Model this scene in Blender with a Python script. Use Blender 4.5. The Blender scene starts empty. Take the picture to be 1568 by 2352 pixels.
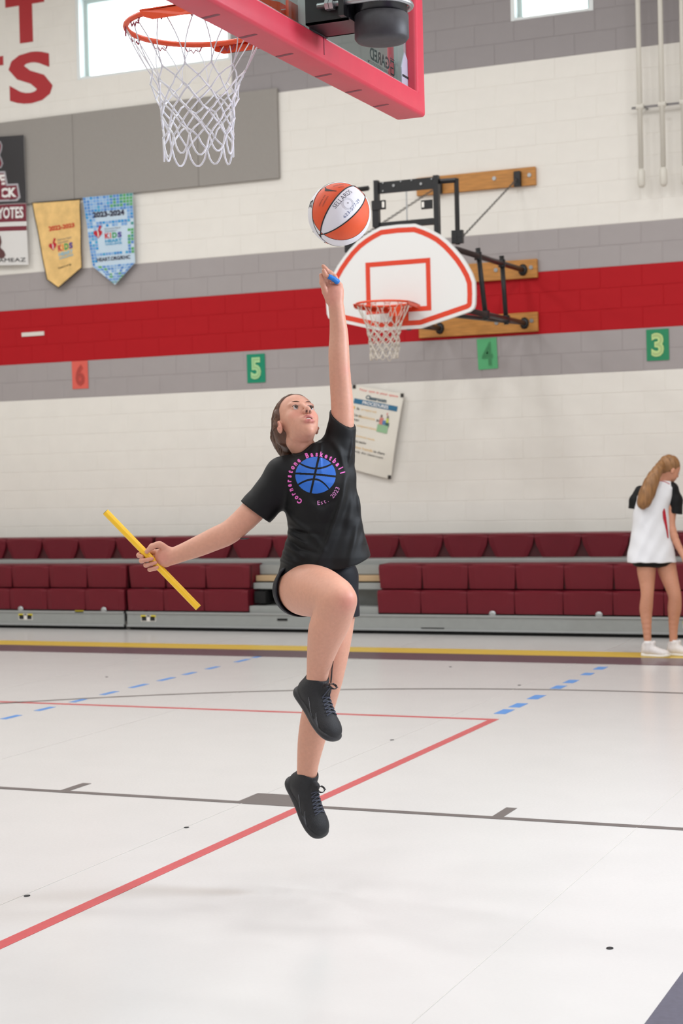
import bpy, math, random
import numpy as np
from mathutils import Vector, Matrix
from mathutils.bvhtree import BVHTree
random.seed(4); rng = np.random.default_rng(4)
sc = bpy.context.scene
COL = sc.collection
# ------------------------------------------------------------------ camera
FPX = 3841.0; YAW = -0.4058; PITCH = -0.02016; ROLL = -0.0243; HC = 1.478
fw = np.array([math.sin(YAW)*math.cos(PITCH), math.cos(YAW)*math.cos(PITCH), math.sin(PITCH)])
_r = np.array([math.cos(YAW), -math.sin(YAW), 0.0]); _u = np.cross(_r, fw)
rt = math.cos(ROLL)*_r + math.sin(ROLL)*_u
up = -math.sin(ROLL)*_r + math.cos(ROLL)*_u
CP = np.array([0.0, 0.0, HC])
cam = bpy.data.cameras.new('camera'); camo = bpy.data.objects.new('camera', cam); COL.objects.link(camo)
cam.sensor_fit = 'VERTICAL'; cam.sensor_height = 36.0; cam.sensor_width = 24.0; cam.lens = FPX/2352*36
cam.clip_end = 100; cam.dof.use_dof = True; cam.dof.focus_distance = 5.85; cam.dof.aperture_fstop = 5.0
camo.matrix_world = Matrix(((rt[0], up[0], -fw[0], 0), (rt[1], up[1], -fw[1], 0), (rt[2], up[2], -fw[2], HC), (0, 0, 0, 1)))
sc.camera = camo
# ------------------------------------------------------------------ world, exposure
w = bpy.data.worlds.new('world'); sc.world = w; w.use_nodes = True
w.node_tree.nodes['Background'].inputs[0].default_value = (0.86, 0.94, 1.0, 1)
w.node_tree.nodes['Background'].inputs[1].default_value = 5.0
sc.view_settings.view_transform = 'Standard'; sc.view_settings.look = 'None'
sc.view_settings.exposure = 0.0; sc.view_settings.gamma = 1.0; sc.view_settings.use_curve_mapping = False
# ------------------------------------------------------------------ lamps
def area(name, loc, target, size, power, color=(1, 1, 1), size_y=None, spread=None):
    l = bpy.data.lights.new(name, 'AREA'); l.energy = power; l.color = color; l.shape = 'RECTANGLE'
    l.size = size; l.size_y = size_y or size
    if spread: l.spread = spread
    o = bpy.data.objects.new(name, l); COL.objects.link(o); o.location = loc
    o.rotation_euler = (Vector(target)-Vector(loc)).to_track_quat('-Z', 'Y').to_euler()
    return o
CEIL = 7.7
for ix, X in enumerate((-12.5, -8.9, -5.3, -1.7, 1.9)):
    for iy, Y in enumerate((-1.5, 2.5, 6.5, 10.5, 13.8)):
        area('ceiling_lamp', (X, Y, CEIL-0.28), (X, Y, 0), 0.9, (44, 47, 71, 79, 11)[iy], (0.985, 0.995, 1.0), 0.35)
# photographer's strobes: one bounced over the camera's near side, one from the right
area('strobe', (0.6, 1.6, 4.6), (-2.2, 5.0, 0.4), 1.6, 50, (0.80, 0.90, 1.0))
area('strobe', (1.15, 6.7, 2.9), (-2.35, 5.45, 1.5), 0.7, 135, (0.78, 0.88, 1.0))

# ------------------------------------------------------------------ pixel helpers (a pixel and a real plane give a point)
def ray(x, y): return fw + (x-784)/FPX*rt - (y-1176)/FPX*up
def PX(x, y, d): return CP + ray(x, y)*d
def WY(x, y, Y): r = ray(x, y); return CP + r*(Y/r[1])
def WX(x, y, X): r = ray(x, y); return CP + r*(X/r[0])
def FL(x, y, z=0.0): r = ray(x, y); return CP + r*((z-HC)/r[2])

# ------------------------------------------------------------------ materials
def srgb(c): return tuple(((v/255)/12.92 if v/255 <= .04045 else ((v/255+.055)/1.055)**2.4) for v in c)
MATS = {}
def mat(name, rgb, rough=.6, metal=0.0, noise=0.0, nscale=20.0, bump=0.0, bscale=200.0, sheen=0.0, sss=0.0, coat=0.0, attr=None, spec=None, stretch=None):
    if name in MATS: return MATS[name]
    m = bpy.data.materials.new(name); m.use_nodes = True; nt = m.node_tree; b = nt.nodes['Principled BSDF']
    c = srgb(rgb)
    b.inputs['Base Color'].default_value = (*c, 1); b.inputs['Roughness'].default_value = rough; b.inputs['Metallic'].default_value = metal
    if spec is not None: b.inputs['Specular IOR Level'].default_value = spec
    if sheen: b.inputs['Sheen Weight'].default_value = sheen; b.inputs['Sheen Roughness'].default_value = .45
    if coat: b.inputs['Coat Weight'].default_value = coat
    if sss:
        b.inputs['Subsurface Weight'].default_value = sss; b.inputs['Subsurface Radius'].default_value = (.9, .35, .2); b.inputs['Subsurface Scale'].default_value = .012
    tc = nt.nodes.new('ShaderNodeTexCoord')
    src = tc.outputs['Object']
    if stretch:
        mp = nt.nodes.new('ShaderNodeMapping'); mp.inputs['Scale'].default_value = stretch[0]; mp.inputs['Rotation'].default_value = stretch[1]
        nt.links.new(src, mp.inputs[0]); src = mp.outputs[0]
    colsrc = None
    if attr:
        a = nt.nodes.new('ShaderNodeAttribute'); a.attribute_name = attr; colsrc = a.outputs['Color']
        nt.links.new(colsrc, b.inputs['Base Color'])
    if noise:
        n = nt.nodes.new('ShaderNodeTexNoise'); n.inputs['Scale'].default_value = nscale; n.inputs['Detail'].default_value = 5
        nt.links.new(src, n.inputs['Vector'])
        mr = nt.nodes.new('ShaderNodeMapRange'); mr.inputs[1].default_value = .25; mr.inputs[2].default_value = .75
        mr.inputs[3].default_value = 1-noise; mr.inputs[4].default_value = 1+noise
        nt.links.new(n.outputs[0], mr.inputs[0])
        mx = nt.nodes.new('ShaderNodeVectorMath'); mx.operation = 'SCALE'
        if colsrc: nt.links.new(colsrc, mx.inputs[0])
        else: mx.inputs[0].default_value = c
        nt.links.new(mr.outputs[0], mx.inputs['Scale']); nt.links.new(mx.outputs[0], b.inputs['Base Color'])
    if bump:
        n2 = nt.nodes.new('ShaderNodeTexNoise'); n2.inputs['Scale'].default_value = bscale; n2.inputs['Detail'].default_value = 4
        nt.links.new(src, n2.inputs['Vector'])
        bp = nt.nodes.new('ShaderNodeBump'); bp.inputs['Strength'].default_value = bump; bp.inputs['Distance'].default_value = .002
        nt.links.new(n2.outputs[0], bp.inputs['Height']); nt.links.new(bp.outputs[0], b.inputs['Normal'])
    MATS[name] = m; return m

CREAM = mat('painted block cream', (237, 233, 226), .6, noise=.02, nscale=6, bump=.25, bscale=120)
GREY = mat('painted block grey', (165, 158, 158), .55, noise=.02, nscale=6, bump=.25, bscale=120)
DGREY = mat('painted block upper grey', (150, 144, 145), .55, noise=.02, nscale=6, bump=.25, bscale=120)
RED = mat('painted block red', (178, 20, 30), .6, noise=.02, nscale=6, bump=.25, bscale=120, spec=.2)
PANEL = mat('acoustic panel grey', (156, 151, 146), .9, noise=.02, nscale=40, bump=.3, bscale=400)
WHITE = mat('white paint', (238, 238, 236), .5)
BLACKM = mat('black powder coated steel', (24, 24, 27), .4, noise=.1, nscale=30)
STEEL = mat('galvanised steel', (170, 172, 174), .35, metal=.9, noise=.06, nscale=30)
ALU = mat('aluminium frame', (176, 180, 182), .38, metal=.75)
BLEG = mat('bleacher grey steel', (152, 155, 153), .5, metal=.15, noise=.04, nscale=14)
MAROON = mat('maroon moulded plastic', (104, 16, 32), .45, noise=.04, nscale=9, bump=.15, bscale=300, spec=.35)
MAROOND = mat('deep maroon plastic', (70, 6, 18), .5)
RIMO = mat('orange rim enamel', (226, 76, 36), .35, noise=.05, nscale=60)
RIMR = mat('red orange line paint', (214, 60, 28), .5)
PAD = mat('red moulded padding', (196, 50, 70), .38, noise=.05, nscale=12, bump=.1, bscale=150)
PADD = mat('dark red slot', (110, 20, 44), .5)
NET = mat('white nylon cord', (226, 226, 232), .8)
NETF = mat('aged nylon cord', (205, 196, 184), .85)
WOOD = mat('varnished pine', (190, 130, 62), .45, noise=.22, nscale=7, stretch=((1, 1, 9), (0, 0, 0)))
WOOD2 = mat('bleacher plank', (186, 158, 122), .55, noise=.08, nscale=5)
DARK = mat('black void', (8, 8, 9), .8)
PAPERW = mat('white vinyl', (226, 222, 214), .6)
BOARDW = mat('white fibreglass', (226, 226, 224), .4)
INK = mat('black ink', (22, 22, 26), .6)
YEL = mat('yellow label', (225, 205, 50), .6)

# ------------------------------------------------------------------ mesh helpers
def A3(v): return np.asarray(v, float)
def unit(v): v = A3(v); return v/np.linalg.norm(v)
class MB:
    def __init__(s): s.v = []; s.f = []; s.mi = []
    def add(s, vs, fs, mi=0):
        n = len(s.v); s.v += [tuple(map(float, p)) for p in vs]; s.f += [tuple(n+i for i in f) for f in fs]; s.mi += [mi]*len(fs); return s
    def box(s, c, h, ax=None, mi=0):   # centre, half sizes, axes
        ax = ax or ((1, 0, 0), (0, 1, 0), (0, 0, 1)); a = [A3(q)*k for q, k in zip(ax, h)]; c = A3(c)
        vs = [c+i*a[0]+j*a[1]+k*a[2] for i in (-1, 1) for j in (-1, 1) for k in (-1, 1)]
        return s.add(vs, [(0, 1, 3, 2), (4, 6, 7, 5), (0, 4, 5, 1), (2, 3, 7, 6), (0, 2, 6, 4), (1, 5, 7, 3)], mi)
    def bb(s, x0, x1, y0, y1, z0, z1, mi=0):
        return s.box(((x0+x1)/2, (y0+y1)/2, (z0+z1)/2), ((x1-x0)/2, (y1-y0)/2, (z1-z0)/2), None, mi)
    def cbox(s, c, h, b, ax=None, mi=0):   # chamfered box
        ax = ax or ((1, 0, 0), (0, 1, 0), (0, 0, 1)); ax = [A3(q) for q in ax]; c = A3(c)
        import itertools
        vs = []; idx = {}
        for sx, sy, sz in itertools.product((-1, 1), repeat=3):
            for k in range(3):
                o = [h[0]-b, h[1]-b, h[2]-b]; o[k] = h[k]; idx[(sx, sy, sz, k)] = len(vs)
                vs.append(c+sx*o[0]*ax[0]+sy*o[1]*ax[1]+sz*o[2]*ax[2])
        fs = []
        sg = lambda a, b_, c_, k: idx[(a, b_, c_, k)]
        for q in (-1, 1):
            fs.append((sg(q, -1, -1, 0), sg(q, 1, -1, 0), sg(q, 1, 1, 0), sg(q, -1, 1, 0)))
            fs.append((sg(-1, q, -1, 1), sg(1, q, -1, 1), sg(1, q, 1, 1), sg(-1, q, 1, 1)))
            fs.append((sg(-1, -1, q, 2), sg(1, -1, q, 2), sg(1, 1, q, 2), sg(-1, 1, q, 2)))
        for a in (-1, 1):
            for b_ in (-1, 1):
                fs.append((sg(a, b_, -1, 0), sg(a, b_, 1, 0), sg(a, b_, 1, 1), sg(a, b_, -1, 1)))
                fs.append((sg(a, -1, b_, 0), sg(a, 1, b_, 0), sg(a, 1, b_, 2), sg(a, -1, b_, 2)))
                fs.append((sg(-1, a, b_, 1), sg(1, a, b_, 1), sg(1, a, b_, 2), sg(-1, a, b_, 2)))
        for t in itertools.product((-1, 1), repeat=3): fs.append(tuple(idx[(*t, k)] for k in range(3)))
        return s.add(vs, fs, mi)
    def prism(s, poly, n, mi=0, mis=None):   # polygon points (3D), extruded by vector n
        P = [A3(p) for p in poly]; k = len(P); n = A3(n)
        s.add(P+[p+n for p in P], [tuple(range(k)), tuple(range(2*k-1, k-1, -1))], mi)
        s.f += [(len(s.v)-2*k+i, len(s.v)-2*k+(i+1) % k, len(s.v)-k+(i+1) % k, len(s.v)-k+i) for i in range(k)]; s.mi += [mi if mis is None else mis]*k
        return s
    def ring(s, pa, pb, mi=0):   # strip between two closed loops
        k = len(pa); return s.add(list(pa)+list(pb), [(i, (i+1) % k, k+(i+1) % k, k+i) for i in range(k)], mi)
    def tube(s, pts, r, n=8, closed=False, mi=0, cap=True):
        P = [A3(p) for p in pts]; m = len(P); rr = r if hasattr(r, '__len__') else [r]*m
        vs = []; fs = []; ref = None
        for i in range(m):
            if closed: t = P[(i+1) % m]-P[i-1]
            else: t = P[min(i+1, m-1)]-P[max(i-1, 0)]
            t = t/(np.linalg.norm(t)+1e-12)
            if ref is None:
                ref = np.cross(t, (0, 0, 1.)) if abs(t[2]) < .9 else np.cross(t, (1., 0, 0)); ref /= np.linalg.norm(ref)
            ref = ref-t*(ref@t); ref /= np.linalg.norm(ref)+1e-12; b = np.cross(t, ref)
            for j in range(n):
                a = 2*math.pi*j/n; vs.append(P[i]+rr[i]*(math.cos(a)*ref+math.sin(a)*b))
        for i in range(m if closed else m-1):
            for j in range(n):
                fs.append((i*n+j, i*n+(j+1) % n, ((i+1) % m)*n+(j+1) % n, ((i+1) % m)*n+j))
        if not closed and cap: fs += [tuple(range(n))[::-1], tuple((m-1)*n+j for j in range(n))]
        return s.add(vs, fs, mi)
    def cyl(s, a, b, r, n=20, mi=0, r2=None): return s.tube([a, b], [r, r if r2 is None else r2], n, mi=mi)
    def ball(s, c, r, n=10, mi=0, ax=None):
        c = A3(c); rr = r if hasattr(r, '__len__') else (r, r, r); ax = ax or np.eye(3); ax = A3(ax)
        vs = []; fs = []; m = n//2
        for i in range(m+1):
            th = math.pi*i/m
            for j in range(n):
                a = 2*math.pi*j/n; q = (rr[0]*math.sin(th)*math.cos(a), rr[1]*math.sin(th)*math.sin(a), rr[2]*math.cos(th))
                vs.append(c+q[0]*ax[0]+q[1]*ax[1]+q[2]*ax[2])
        for i in range(m):
            for j in range(n): fs.append((i*n+j, i*n+(j+1) % n, (i+1)*n+(j+1) % n, (i+1)*n+j))
        return s.add(vs, fs, mi)
    def grid(s, P, mi=0):   # P: rows x cols x 3
        P = A3(P); R, C = P.shape[:2]
        return s.add(P.reshape(-1, 3), [(i*C+j, i*C+j+1, (i+1)*C+j+1, (i+1)*C+j) for i in range(R-1) for j in range(C-1)], mi)
    def build(s, name, mats, parent=None, smooth=False, fixn=True):
        o = mesh_obj(name, s.v, s.f, mats, parent, smooth)
        if max(s.mi, default=0) > 0: o.data.polygons.foreach_set('material_index', s.mi)
        if fixn: fix_normals(o.data)
        return o
def fix_normals(me):
    import bmesh
    bm = bmesh.new(); bm.from_mesh(me); bmesh.ops.recalc_face_normals(bm, faces=bm.faces); bm.to_mesh(me); bm.free()
def origin_of(p):
    o = np.zeros(3)
    while p is not None: o = o+np.array(p.location); p = p.parent
    return o
def mesh_obj(name, v, f, mats, parent=None, smooth=False):
    me = bpy.data.meshes.new(name); v = np.asarray(v, float)-origin_of(parent)
    if isinstance(f, np.ndarray):
        me.vertices.add(len(v)); me.vertices.foreach_set('co', v.ravel()); k = f.shape[1]
        me.loops.add(f.size); me.loops.foreach_set('vertex_index', f.ravel().astype(np.int32)); me.polygons.add(len(f))
        me.polygons.foreach_set('loop_start', np.arange(0, f.size, k, dtype=np.int32)); me.update(calc_edges=True); me.validate()
    else: me.from_pydata([tuple(p) for p in v], [], f)
    for m in (mats if isinstance(mats, (list, tuple)) else [mats]): me.materials.append(m)
    if smooth: me.polygons.foreach_set('use_smooth', [True]*len(me.polygons))
    o = bpy.data.objects.new(name, me); COL.objects.link(o)
    if parent is not None: o.parent = parent
    return o
def thing(name, label, cat, loc, group=None):
    o = bpy.data.objects.new(name, None); COL.objects.link(o); o.location = tuple(map(float, loc)); o.empty_display_size = .1
    return tag(o, label, cat, group)
def tag(o, label=None, cat=None, group=None, kind=None):
    if label: o['label'] = label
    if cat: o['category'] = cat
    if group: o['group'] = group
    if kind: o['kind'] = kind
    return o
_tc = {}
def text2d(s, size=1.0, bold=0.0, align='LEFT', space=1.0):
    key = (s, bold, align, space)
    if key not in _tc:
        cu = bpy.data.curves.new('t', 'FONT'); cu.body = s; cu.size = 1.0; cu.offset = bold; cu.align_x = align; cu.space_character = space
        cu.resolution_u = 3
        o = bpy.data.objects.new('t', cu); COL.objects.link(o); bpy.context.view_layer.update()
        me = bpy.data.meshes.new_from_object(o)
        v = np.array([q.co[:2] for q in me.vertices]) if len(me.vertices) else np.zeros((0, 2)); f = [tuple(p.vertices) for p in me.polygons]
        bpy.data.objects.remove(o); _tc[key] = (v, f)
    v, f = _tc[key]; return v*size, f
def flat_text(mb, s, org, ax, ay, size, bold=0.0, align='LEFT', mi=0, space=1.0, sx=1.0):
    v, f = text2d(s, size, bold, align, space)
    mb.add([A3(org)+x*sx*A3(ax)+y*A3(ay) for x, y in v], f, mi)

# ================================================================== STRUCTURE
YW = 15.89
X0, X1, YB = -15.5, 4.2, -5.0
VIN = mat('cream vinyl sports floor', (208, 206, 204), .2, noise=.02, nscale=3.0)
nt = VIN.node_tree; bsdf = nt.nodes['Principled BSDF']
vo = nt.nodes.new('ShaderNodeTexNoise'); vo.inputs['Scale'].default_value = 90; vo.inputs['Detail'].default_value = 3
mrr = nt.nodes.new('ShaderNodeMapRange'); mrr.inputs[1].default_value = .3; mrr.inputs[2].default_value = .7; mrr.inputs[3].default_value = .21; mrr.inputs[4].default_value = .27
nt.links.new(nt.nodes['Texture Coordinate'].outputs['Object'], vo.inputs['Vector']); nt.links.new(vo.outputs[0], mrr.inputs[0]); nt.links.new(mrr.outputs[0], bsdf.inputs['Roughness'])
floor = MB().bb(X0, X1, YB, YW+.1, -.1, 0).build('floor', VIN); floor['kind'] = 'structure'
ceiling = MB().bb(X0, X1, YB, YW+.1, CEIL, CEIL+.1).build('ceiling', mat('ceiling white', (225, 222, 215), .8)); ceiling['kind'] = 'structure'
WALLM = mat('side wall cream', (224, 220, 212), .7)
for nm, b in (('wall_left', (X0-.1, X0, YB, YW+.1, 0, CEIL)), ('wall_right', (X1, X1+.1, YB, YW+.1, 0, CEIL)), ('wall_back', (X0, X1, YB-.1, YB, 0, CEIL))):
    MB().bb(*b).build(nm, WALLM)['kind'] = 'structure'
# ---- court markings, thin paint films lying on the floor
def film(name, polys, m, z=.0012, kind=None):
    mb = MB()
    for p in polys: mb.prism([(x, y, .0003) for x, y in p], (0, 0, z))
    o = mb.build(name, m, floor)
    if kind: o['kind'] = kind
    return o
rect = lambda a, b, c, d: [(a, c), (b, c), (b, d), (a, d)]
LRED = mat('red court line', (196, 76, 80), .3, noise=.06, nscale=30)
LBLK = mat('dark grey court line', (98, 92, 90), .35, noise=.06, nscale=40)
LYEL = mat('yellow court line', (222, 186, 60), .3)
LPUR = mat('plum court band', (92, 66, 76), .28, noise=.05, nscale=6)
LPURN = mat('purple court border', (152, 128, 160), .4, noise=.12, nscale=60)
LBLU = mat('blue tape', (84, 138, 204), .5)
film('court_line', [rect(-3.185, -3.13, .6, 9.62)], LRED)
film('court_line', [rect(X0, -3.185, 9.57, 9.62)], LRED)
film('court_line', [rect(X0, -1.04, 6.815, 6.865)], LBLK)
BY = 6.865
film('lane_mark', [rect(-3.50, -3.195, BY, BY+.2)], LBLK)
for xm in (-4.44, -2.25): film('lane_mark', [rect(xm-.025, xm+.025, BY, BY+.2)], LBLK)
film('baseline', [rect(-1.04, -.94, YB, 5.05)], mat('slate baseline', (84, 84, 100), .35, noise=.15, nscale=50))
film('court_border', [rect(-.94, X1, YB, 5.05)], LPURN)
yb = (FL(0, 1470)[1]+FL(1450, 1499.5)[1])/2; ym = (FL(0, 1481)[1]+FL(1450, 1510)[1])/2; yl = (FL(0, 1497)[1]+FL(1450, 1525)[1])/2
film('side_line', [rect(X0, X1, ym, yb)], LYEL); film('side_band', [rect(X0, X1, yl, ym)], LPUR)
# arc line through measured points
ap = [FL(x, y)[:2] for x, y in ((0, 1616), (150, 1607), (400, 1595), (700, 1585.5), (950, 1582), (1300, 1586), (1568, 1592))]
AP = np.array(ap); M_ = np.c_[2*AP, np.ones(len(AP))]; sol = np.linalg.lstsq(M_, (AP**2).sum(1), rcond=None)[0]
acx, acy = sol[0], sol[1]; aR = math.sqrt(sol[2]+acx**2+acy**2)
th0 = math.atan2(AP[0][1]-acy, AP[0][0]-acx); th1 = math.atan2(AP[-1][1]-acy, AP[-1][0]-acx); dth = (th1-th0)
ts = np.linspace(th0-dth*.15, th1+dth*.15, 60)
film('arc_line', [[(acx+r*math.cos(t), acy+r*math.sin(t)) for t, r in ((ts[i], aR-.022), (ts[i+1], aR-.022), (ts[i+1], aR+.022), (ts[i], aR+.022))] for i in range(59)], LBLK)
dl = [((1152, 1640), (1178, 1630)), ((1184, 1625), (1210, 1616)), ((1222, 1606), (1249, 1597)), ((1272, 1582), (1296, 1575)), ((1302, 1569), (1323, 1562)), ((1347, 1551), (1362, 1546)), ((1370, 1538), (1388, 1532))]
for (a, b), (c, d) in dl:
    p, q = FL(a, b), FL(c, d); film('tape_dash', [rect(-3.235, -3.16, p[1], q[1])], LBLU)
for (a, b), (c, d) in [((10, 1652), (54, 1643)), ((91, 1633), (128, 1624)), ((167, 1613), (197, 1606)), ((234, 1596), (268, 1588)), ((302, 1580), (333, 1571)), ((364, 1564), (393, 1556)), ((418, 1550), (443, 1544)), ((473, 1537), (496, 1531)), ((545, 1521), (566, 1514)), ((580, 1511), (596, 1507))]:
    p, q = FL(a, b), FL(c, d); film('tape_dash', [rect(-6.215, -6.165, p[1], q[1])], LBLU)
SEAM = mat('floor seam', (206, 203, 199), .35)
film('floor_seam', [rect(x-.002, x+.002, YB, YW) for x in (-1.63, -3.46, -5.29, -7.12)], SEAM, z=.0008, kind='stuff')
for x, y in ((62, 2058), (428, 1901), (1400, 2178.5), (900, 1700), (1034, 1532), (1192, 1574), (245, 1555)):
    p = FL(x, y); film('floor_plug', [[(p[0]+.011*math.cos(a), p[1]+.013*math.sin(a)) for a in np.linspace(0, 2*math.pi, 13)[:-1]]], INK, z=.002)
# ---- far wall of painted blocks
def rowz(k): return .2032*k if k <= 19 else 19*.2032+(k-19)*.2071
WIN = [(-9.86, -7.966, 5.925, 6.86), (-4.888, -4.061, 5.925, 6.86)]
def in_win(x0, x1, z0, z1): return any(x0 < b-.02 and x1 > a+.02 and z0 < d-.02 and z1 > c+.02 for a, b, c, d in WIN)
def rowmat(k, xc): return CREAM if k < 12 else GREY if k < 14 else RED if k < 17 else GREY if k < 19 else CREAM if k < 27 else (CREAM if xc < -7.966 else DGREY)
NR = 37
wall = MB(); T = .16; mats6 = [CREAM, GREY, RED, DGREY]
def wseg(x0, x1, z0, z1, m): wall.bb(x0, x1, YW+.003, YW+.003+T, z0, z1, mats6.index(m))
for k0, k1, m in ((0, 12, CREAM), (12, 14, GREY), (14, 17, RED), (17, 19, GREY), (19, 27, CREAM)): wseg(X0, X1, rowz(k0), rowz(k1), m)
z27 = rowz(27)
wseg(X0, -7.966, z27, 5.925, CREAM); wseg(-7.966, X1, z27, 5.925, DGREY)
wseg(X0, WIN[0][0], 5.925, 6.86, CREAM); wseg(WIN[0][1], WIN[1][0], 5.925, 6.86, DGREY); wseg(WIN[1][1], X1, 5.925, 6.86, DGREY)
wseg(X0, -7.966, 6.86, CEIL, CREAM); wseg(-7.966, X1, 6.86, CEIL, DGREY)
wall_far = wall.build('wall_far', mats6); wall_far['kind'] = 'structure'
def block_verts(w_, h_):   # chamfered painted block face, back lies inside the mortar
    a, b, c = w_/2-.0028, h_/2-.0028, .0022
    return [(-a, 0.03, -b), (a, 0.03, -b), (a, 0.03, b), (-a, 0.03, b), (-a, .0025, -b), (a, .0025, -b), (a, .0025, b), (-a, .0025, b), (-a+c, 0, -b+c), (a-c, 0, -b+c), (a-c, 0, b-c), (-a+c, 0, b-c)]
BF = [(0, 1, 5, 4), (1, 2, 6, 5), (2, 3, 7, 6), (3, 0, 4, 7), (4, 5, 9, 8), (5, 6, 10, 9), (6, 7, 11, 10), (7, 4, 8, 11), (8, 9, 10, 11)]
mcache = {}
cand = []; rest = {}
BW = .4064
for k in range(0, NR):
    z0, z1 = rowz(k), rowz(k+1); off = -4.251 + (0 if k % 2 else BW/2)
    n0 = int((X0-off)//BW)-1
    for n in range(n0, n0+60):
        a, b = off+n*BW, off+(n+1)*BW
        pieces = [(max(a, X0), min(b, X1))]
        for wa, wb, wc, wd in WIN:
            if z0 < wd-.03 and z1 > wc+.03:
                np_ = []
                for p, q in pieces:
                    if p < wa: np_.append((p, min(q, wa)))
                    if q > wb: np_.append((max(p, wb), q))
                pieces = np_
        if k >= 27:
            pieces = [r for p, q in pieces for r in ([(p, -7.966), (-7.966, q)] if p < -7.966 < q else [(p, q)])]
        for p, q in pieces:
            if q-p < .05: continue
            xc = (p+q)/2; zc = (z0+z1)/2; m = rowmat(k, xc)
            P = A3((xc, YW, zc))-CP; dz = P@fw; px = 784+FPX*(P@rt)/dz; py = 1176-FPX*(P@up)/dz
            vis = -40 < px < 1608 and -30 < py < 1235 and not (-10.9 < xc < -7.45 and 4.7 < zc < 5.5)
            cand.append((0 if vis else 1, -px, q-p, z1-z0, xc, zc, m.name))
cand.sort(key=lambda t: t[:2])
for i, (nv, _, w_, h_, xc, zc, mn) in enumerate(cand):
    if i < 300 and not nv:
        key = (round(w_, 3), round(h_, 3), mn)
        if key not in mcache:
            me = bpy.data.meshes.new('block'); me.from_pydata(block_verts(w_, h_), [], BF); me.materials.append(MATS[mn]); mcache[key] = me
        o = bpy.data.objects.new('block', mcache[key]); COL.objects.link(o); o.parent = wall_far; o.location = (xc, YW+rng.uniform(-.0006, .0006), zc)
    else:
        rest.setdefault(mn, MB()).add([(x+xc, y+YW, z+zc) for x, y, z in block_verts(w_, h_)], BF)
allr = MB(); rm = []
for i, (mn, mb) in enumerate(rest.items()): allr.add(mb.v, mb.f, i); rm.append(MATS[mn])
o = allr.build('block', rm, wall_far, fixn=False); o['kind'] = 'stuff'
# acoustic panels on the wall
PXs = [-12.99, -11.45, -9.915, -8.37, -7.425]
pn = thing('acoustic_panel', 'wide grey acoustic panelling high on the cream wall behind the basket net', 'panel', (-9.2, YW, 4.62))
for a, b in zip(PXs[:-1], PXs[1:]): MB().cbox(((a+b)/2, YW-.022, 5.09), ((b-a)/2-.0015, .02, .468), .004).build('panel', PANEL, pn)
# windows
for i, (a, b, c, d) in enumerate(WIN):
    fr = MB()
    for q in ((a, a+.04, YW-.005, YW+.18, c, d), (b-.04, b, YW-.005, YW+.18, c, d), (a+.04, b-.04, YW-.005, YW+.18, d-.04, d), (a+.04, b-.04, YW+.004, YW+.18, c, c+.03)): fr.bb(*q)
    wo = fr.build('window_%d' % (i+1), mat('white window lining', (232, 236, 236), .5)); wo['kind'] = 'structure'
    f2 = MB(); y0, y1 = YW+.11, YW+.15
    for q in ((a+.04, a+.085, y0, y1, c+.03, d-.04), (b-.085, b-.04, y0, y1, c+.03, d-.04), (a+.085, b-.085, y0, y1, d-.085, d-.04), (a+.085, b-.085, y0, y1, c+.03, c+.06)): f2.bb(*q)
    f2.build('window_frame', mat('pale green grey frame', (190, 202, 198), .4), wo)
    gl = bpy.data.materials.get('clear window glass')
    if not gl:
        gl = bpy.data.materials.new('clear window glass'); gl.use_nodes = True; n_ = gl.node_tree; n_.nodes.remove(n_.nodes['Principled BSDF'])
        tr = n_.nodes.new('ShaderNodeBsdfTransparent'); tr.inputs[0].default_value = (.93, .97, .96, 1); gs = n_.nodes.new('ShaderNodeBsdfGlossy'); gs.inputs['Roughness'].default_value = .02
        fz = n_.nodes.new('ShaderNodeValue'); fz.outputs[0].default_value = .06; mx = n_.nodes.new('ShaderNodeMixShader')
        n_.links.new(fz.outputs[0], mx.inputs[0]); n_.links.new(tr.outputs[0], mx.inputs[1]); n_.links.new(gs.outputs[0], mx.inputs[2]); n_.links.new(mx.outputs[0], n_.nodes['Material Output'].inputs[0])
    MB().bb(a+.08, b-.08, YW+.126, YW+.132, c+.055, d-.08).build('window_pane', gl, wo)
# painted letters
PRED = mat('red wall lettering', (176, 30, 38), .5)
def painted(poly, name='painted_letter'):
    return MB().prism([(x, YW-.0035, z) for x, z in poly], (0, .003, 0)).build(name, PRED, wall_far)
zT = WY(60, 98, YW)[2]; xa, xb = WY(46, 98, YW)[0], WY(76, 95, YW)[0]
painted([(xa, zT), (xb, zT), (xb, zT+.42), (xb+.16, zT+.42), (xb+.16, zT+.56), (xa-.18, zT+.56), (xa-.18, zT+.42), (xa, zT+.42)])
zs0, zs1 = WY(60, 239, YW)[2], WY(80, 118, YW)[2]; xs0, xs1 = WY(21, 200, YW)[0], WY(121, 190, YW)[0]
v, f = text2d('S', 1.0, .035); v = (v-v.min(0))/(v.max(0)-v.min(0))
mb = MB(); mb.add([(xs0+x*(xs1-xs0), YW-.0035, zs0+z*(zs1-zs0)) for x, z in v], f); mb.build('painted_letter', PRED, wall_far)
xT = WY(8, 150, YW)[0]; zt1, zt0 = WY(4, 129, YW)[2], WY(4, 150, YW)[2]
painted([(xT-.42, zt0), (xT, zt0), (xT, zt1), (xT-.42, zt1)]); painted([(xT-.28, zt0-.42), (xT-.15, zt0-.42), (xT-.15, zt0), (xT-.28, zt0)])
p, q = WY(51, 769, YW), WY(102, 767, YW)
tag(MB().bb(p[0], q[0], YW-.012, YW-.001, p[2]-.022, p[2]+.022).build('wall_strip', PAPERW), 'short white strip stuck on the red wall stripe, far left', 'strip')
MB().bb(X0, X1, YW-.012, YW, 0, .1).build('baseboard_far', mat('black rubber base', (30, 28, 30), .6))['kind'] = 'structure'
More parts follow.
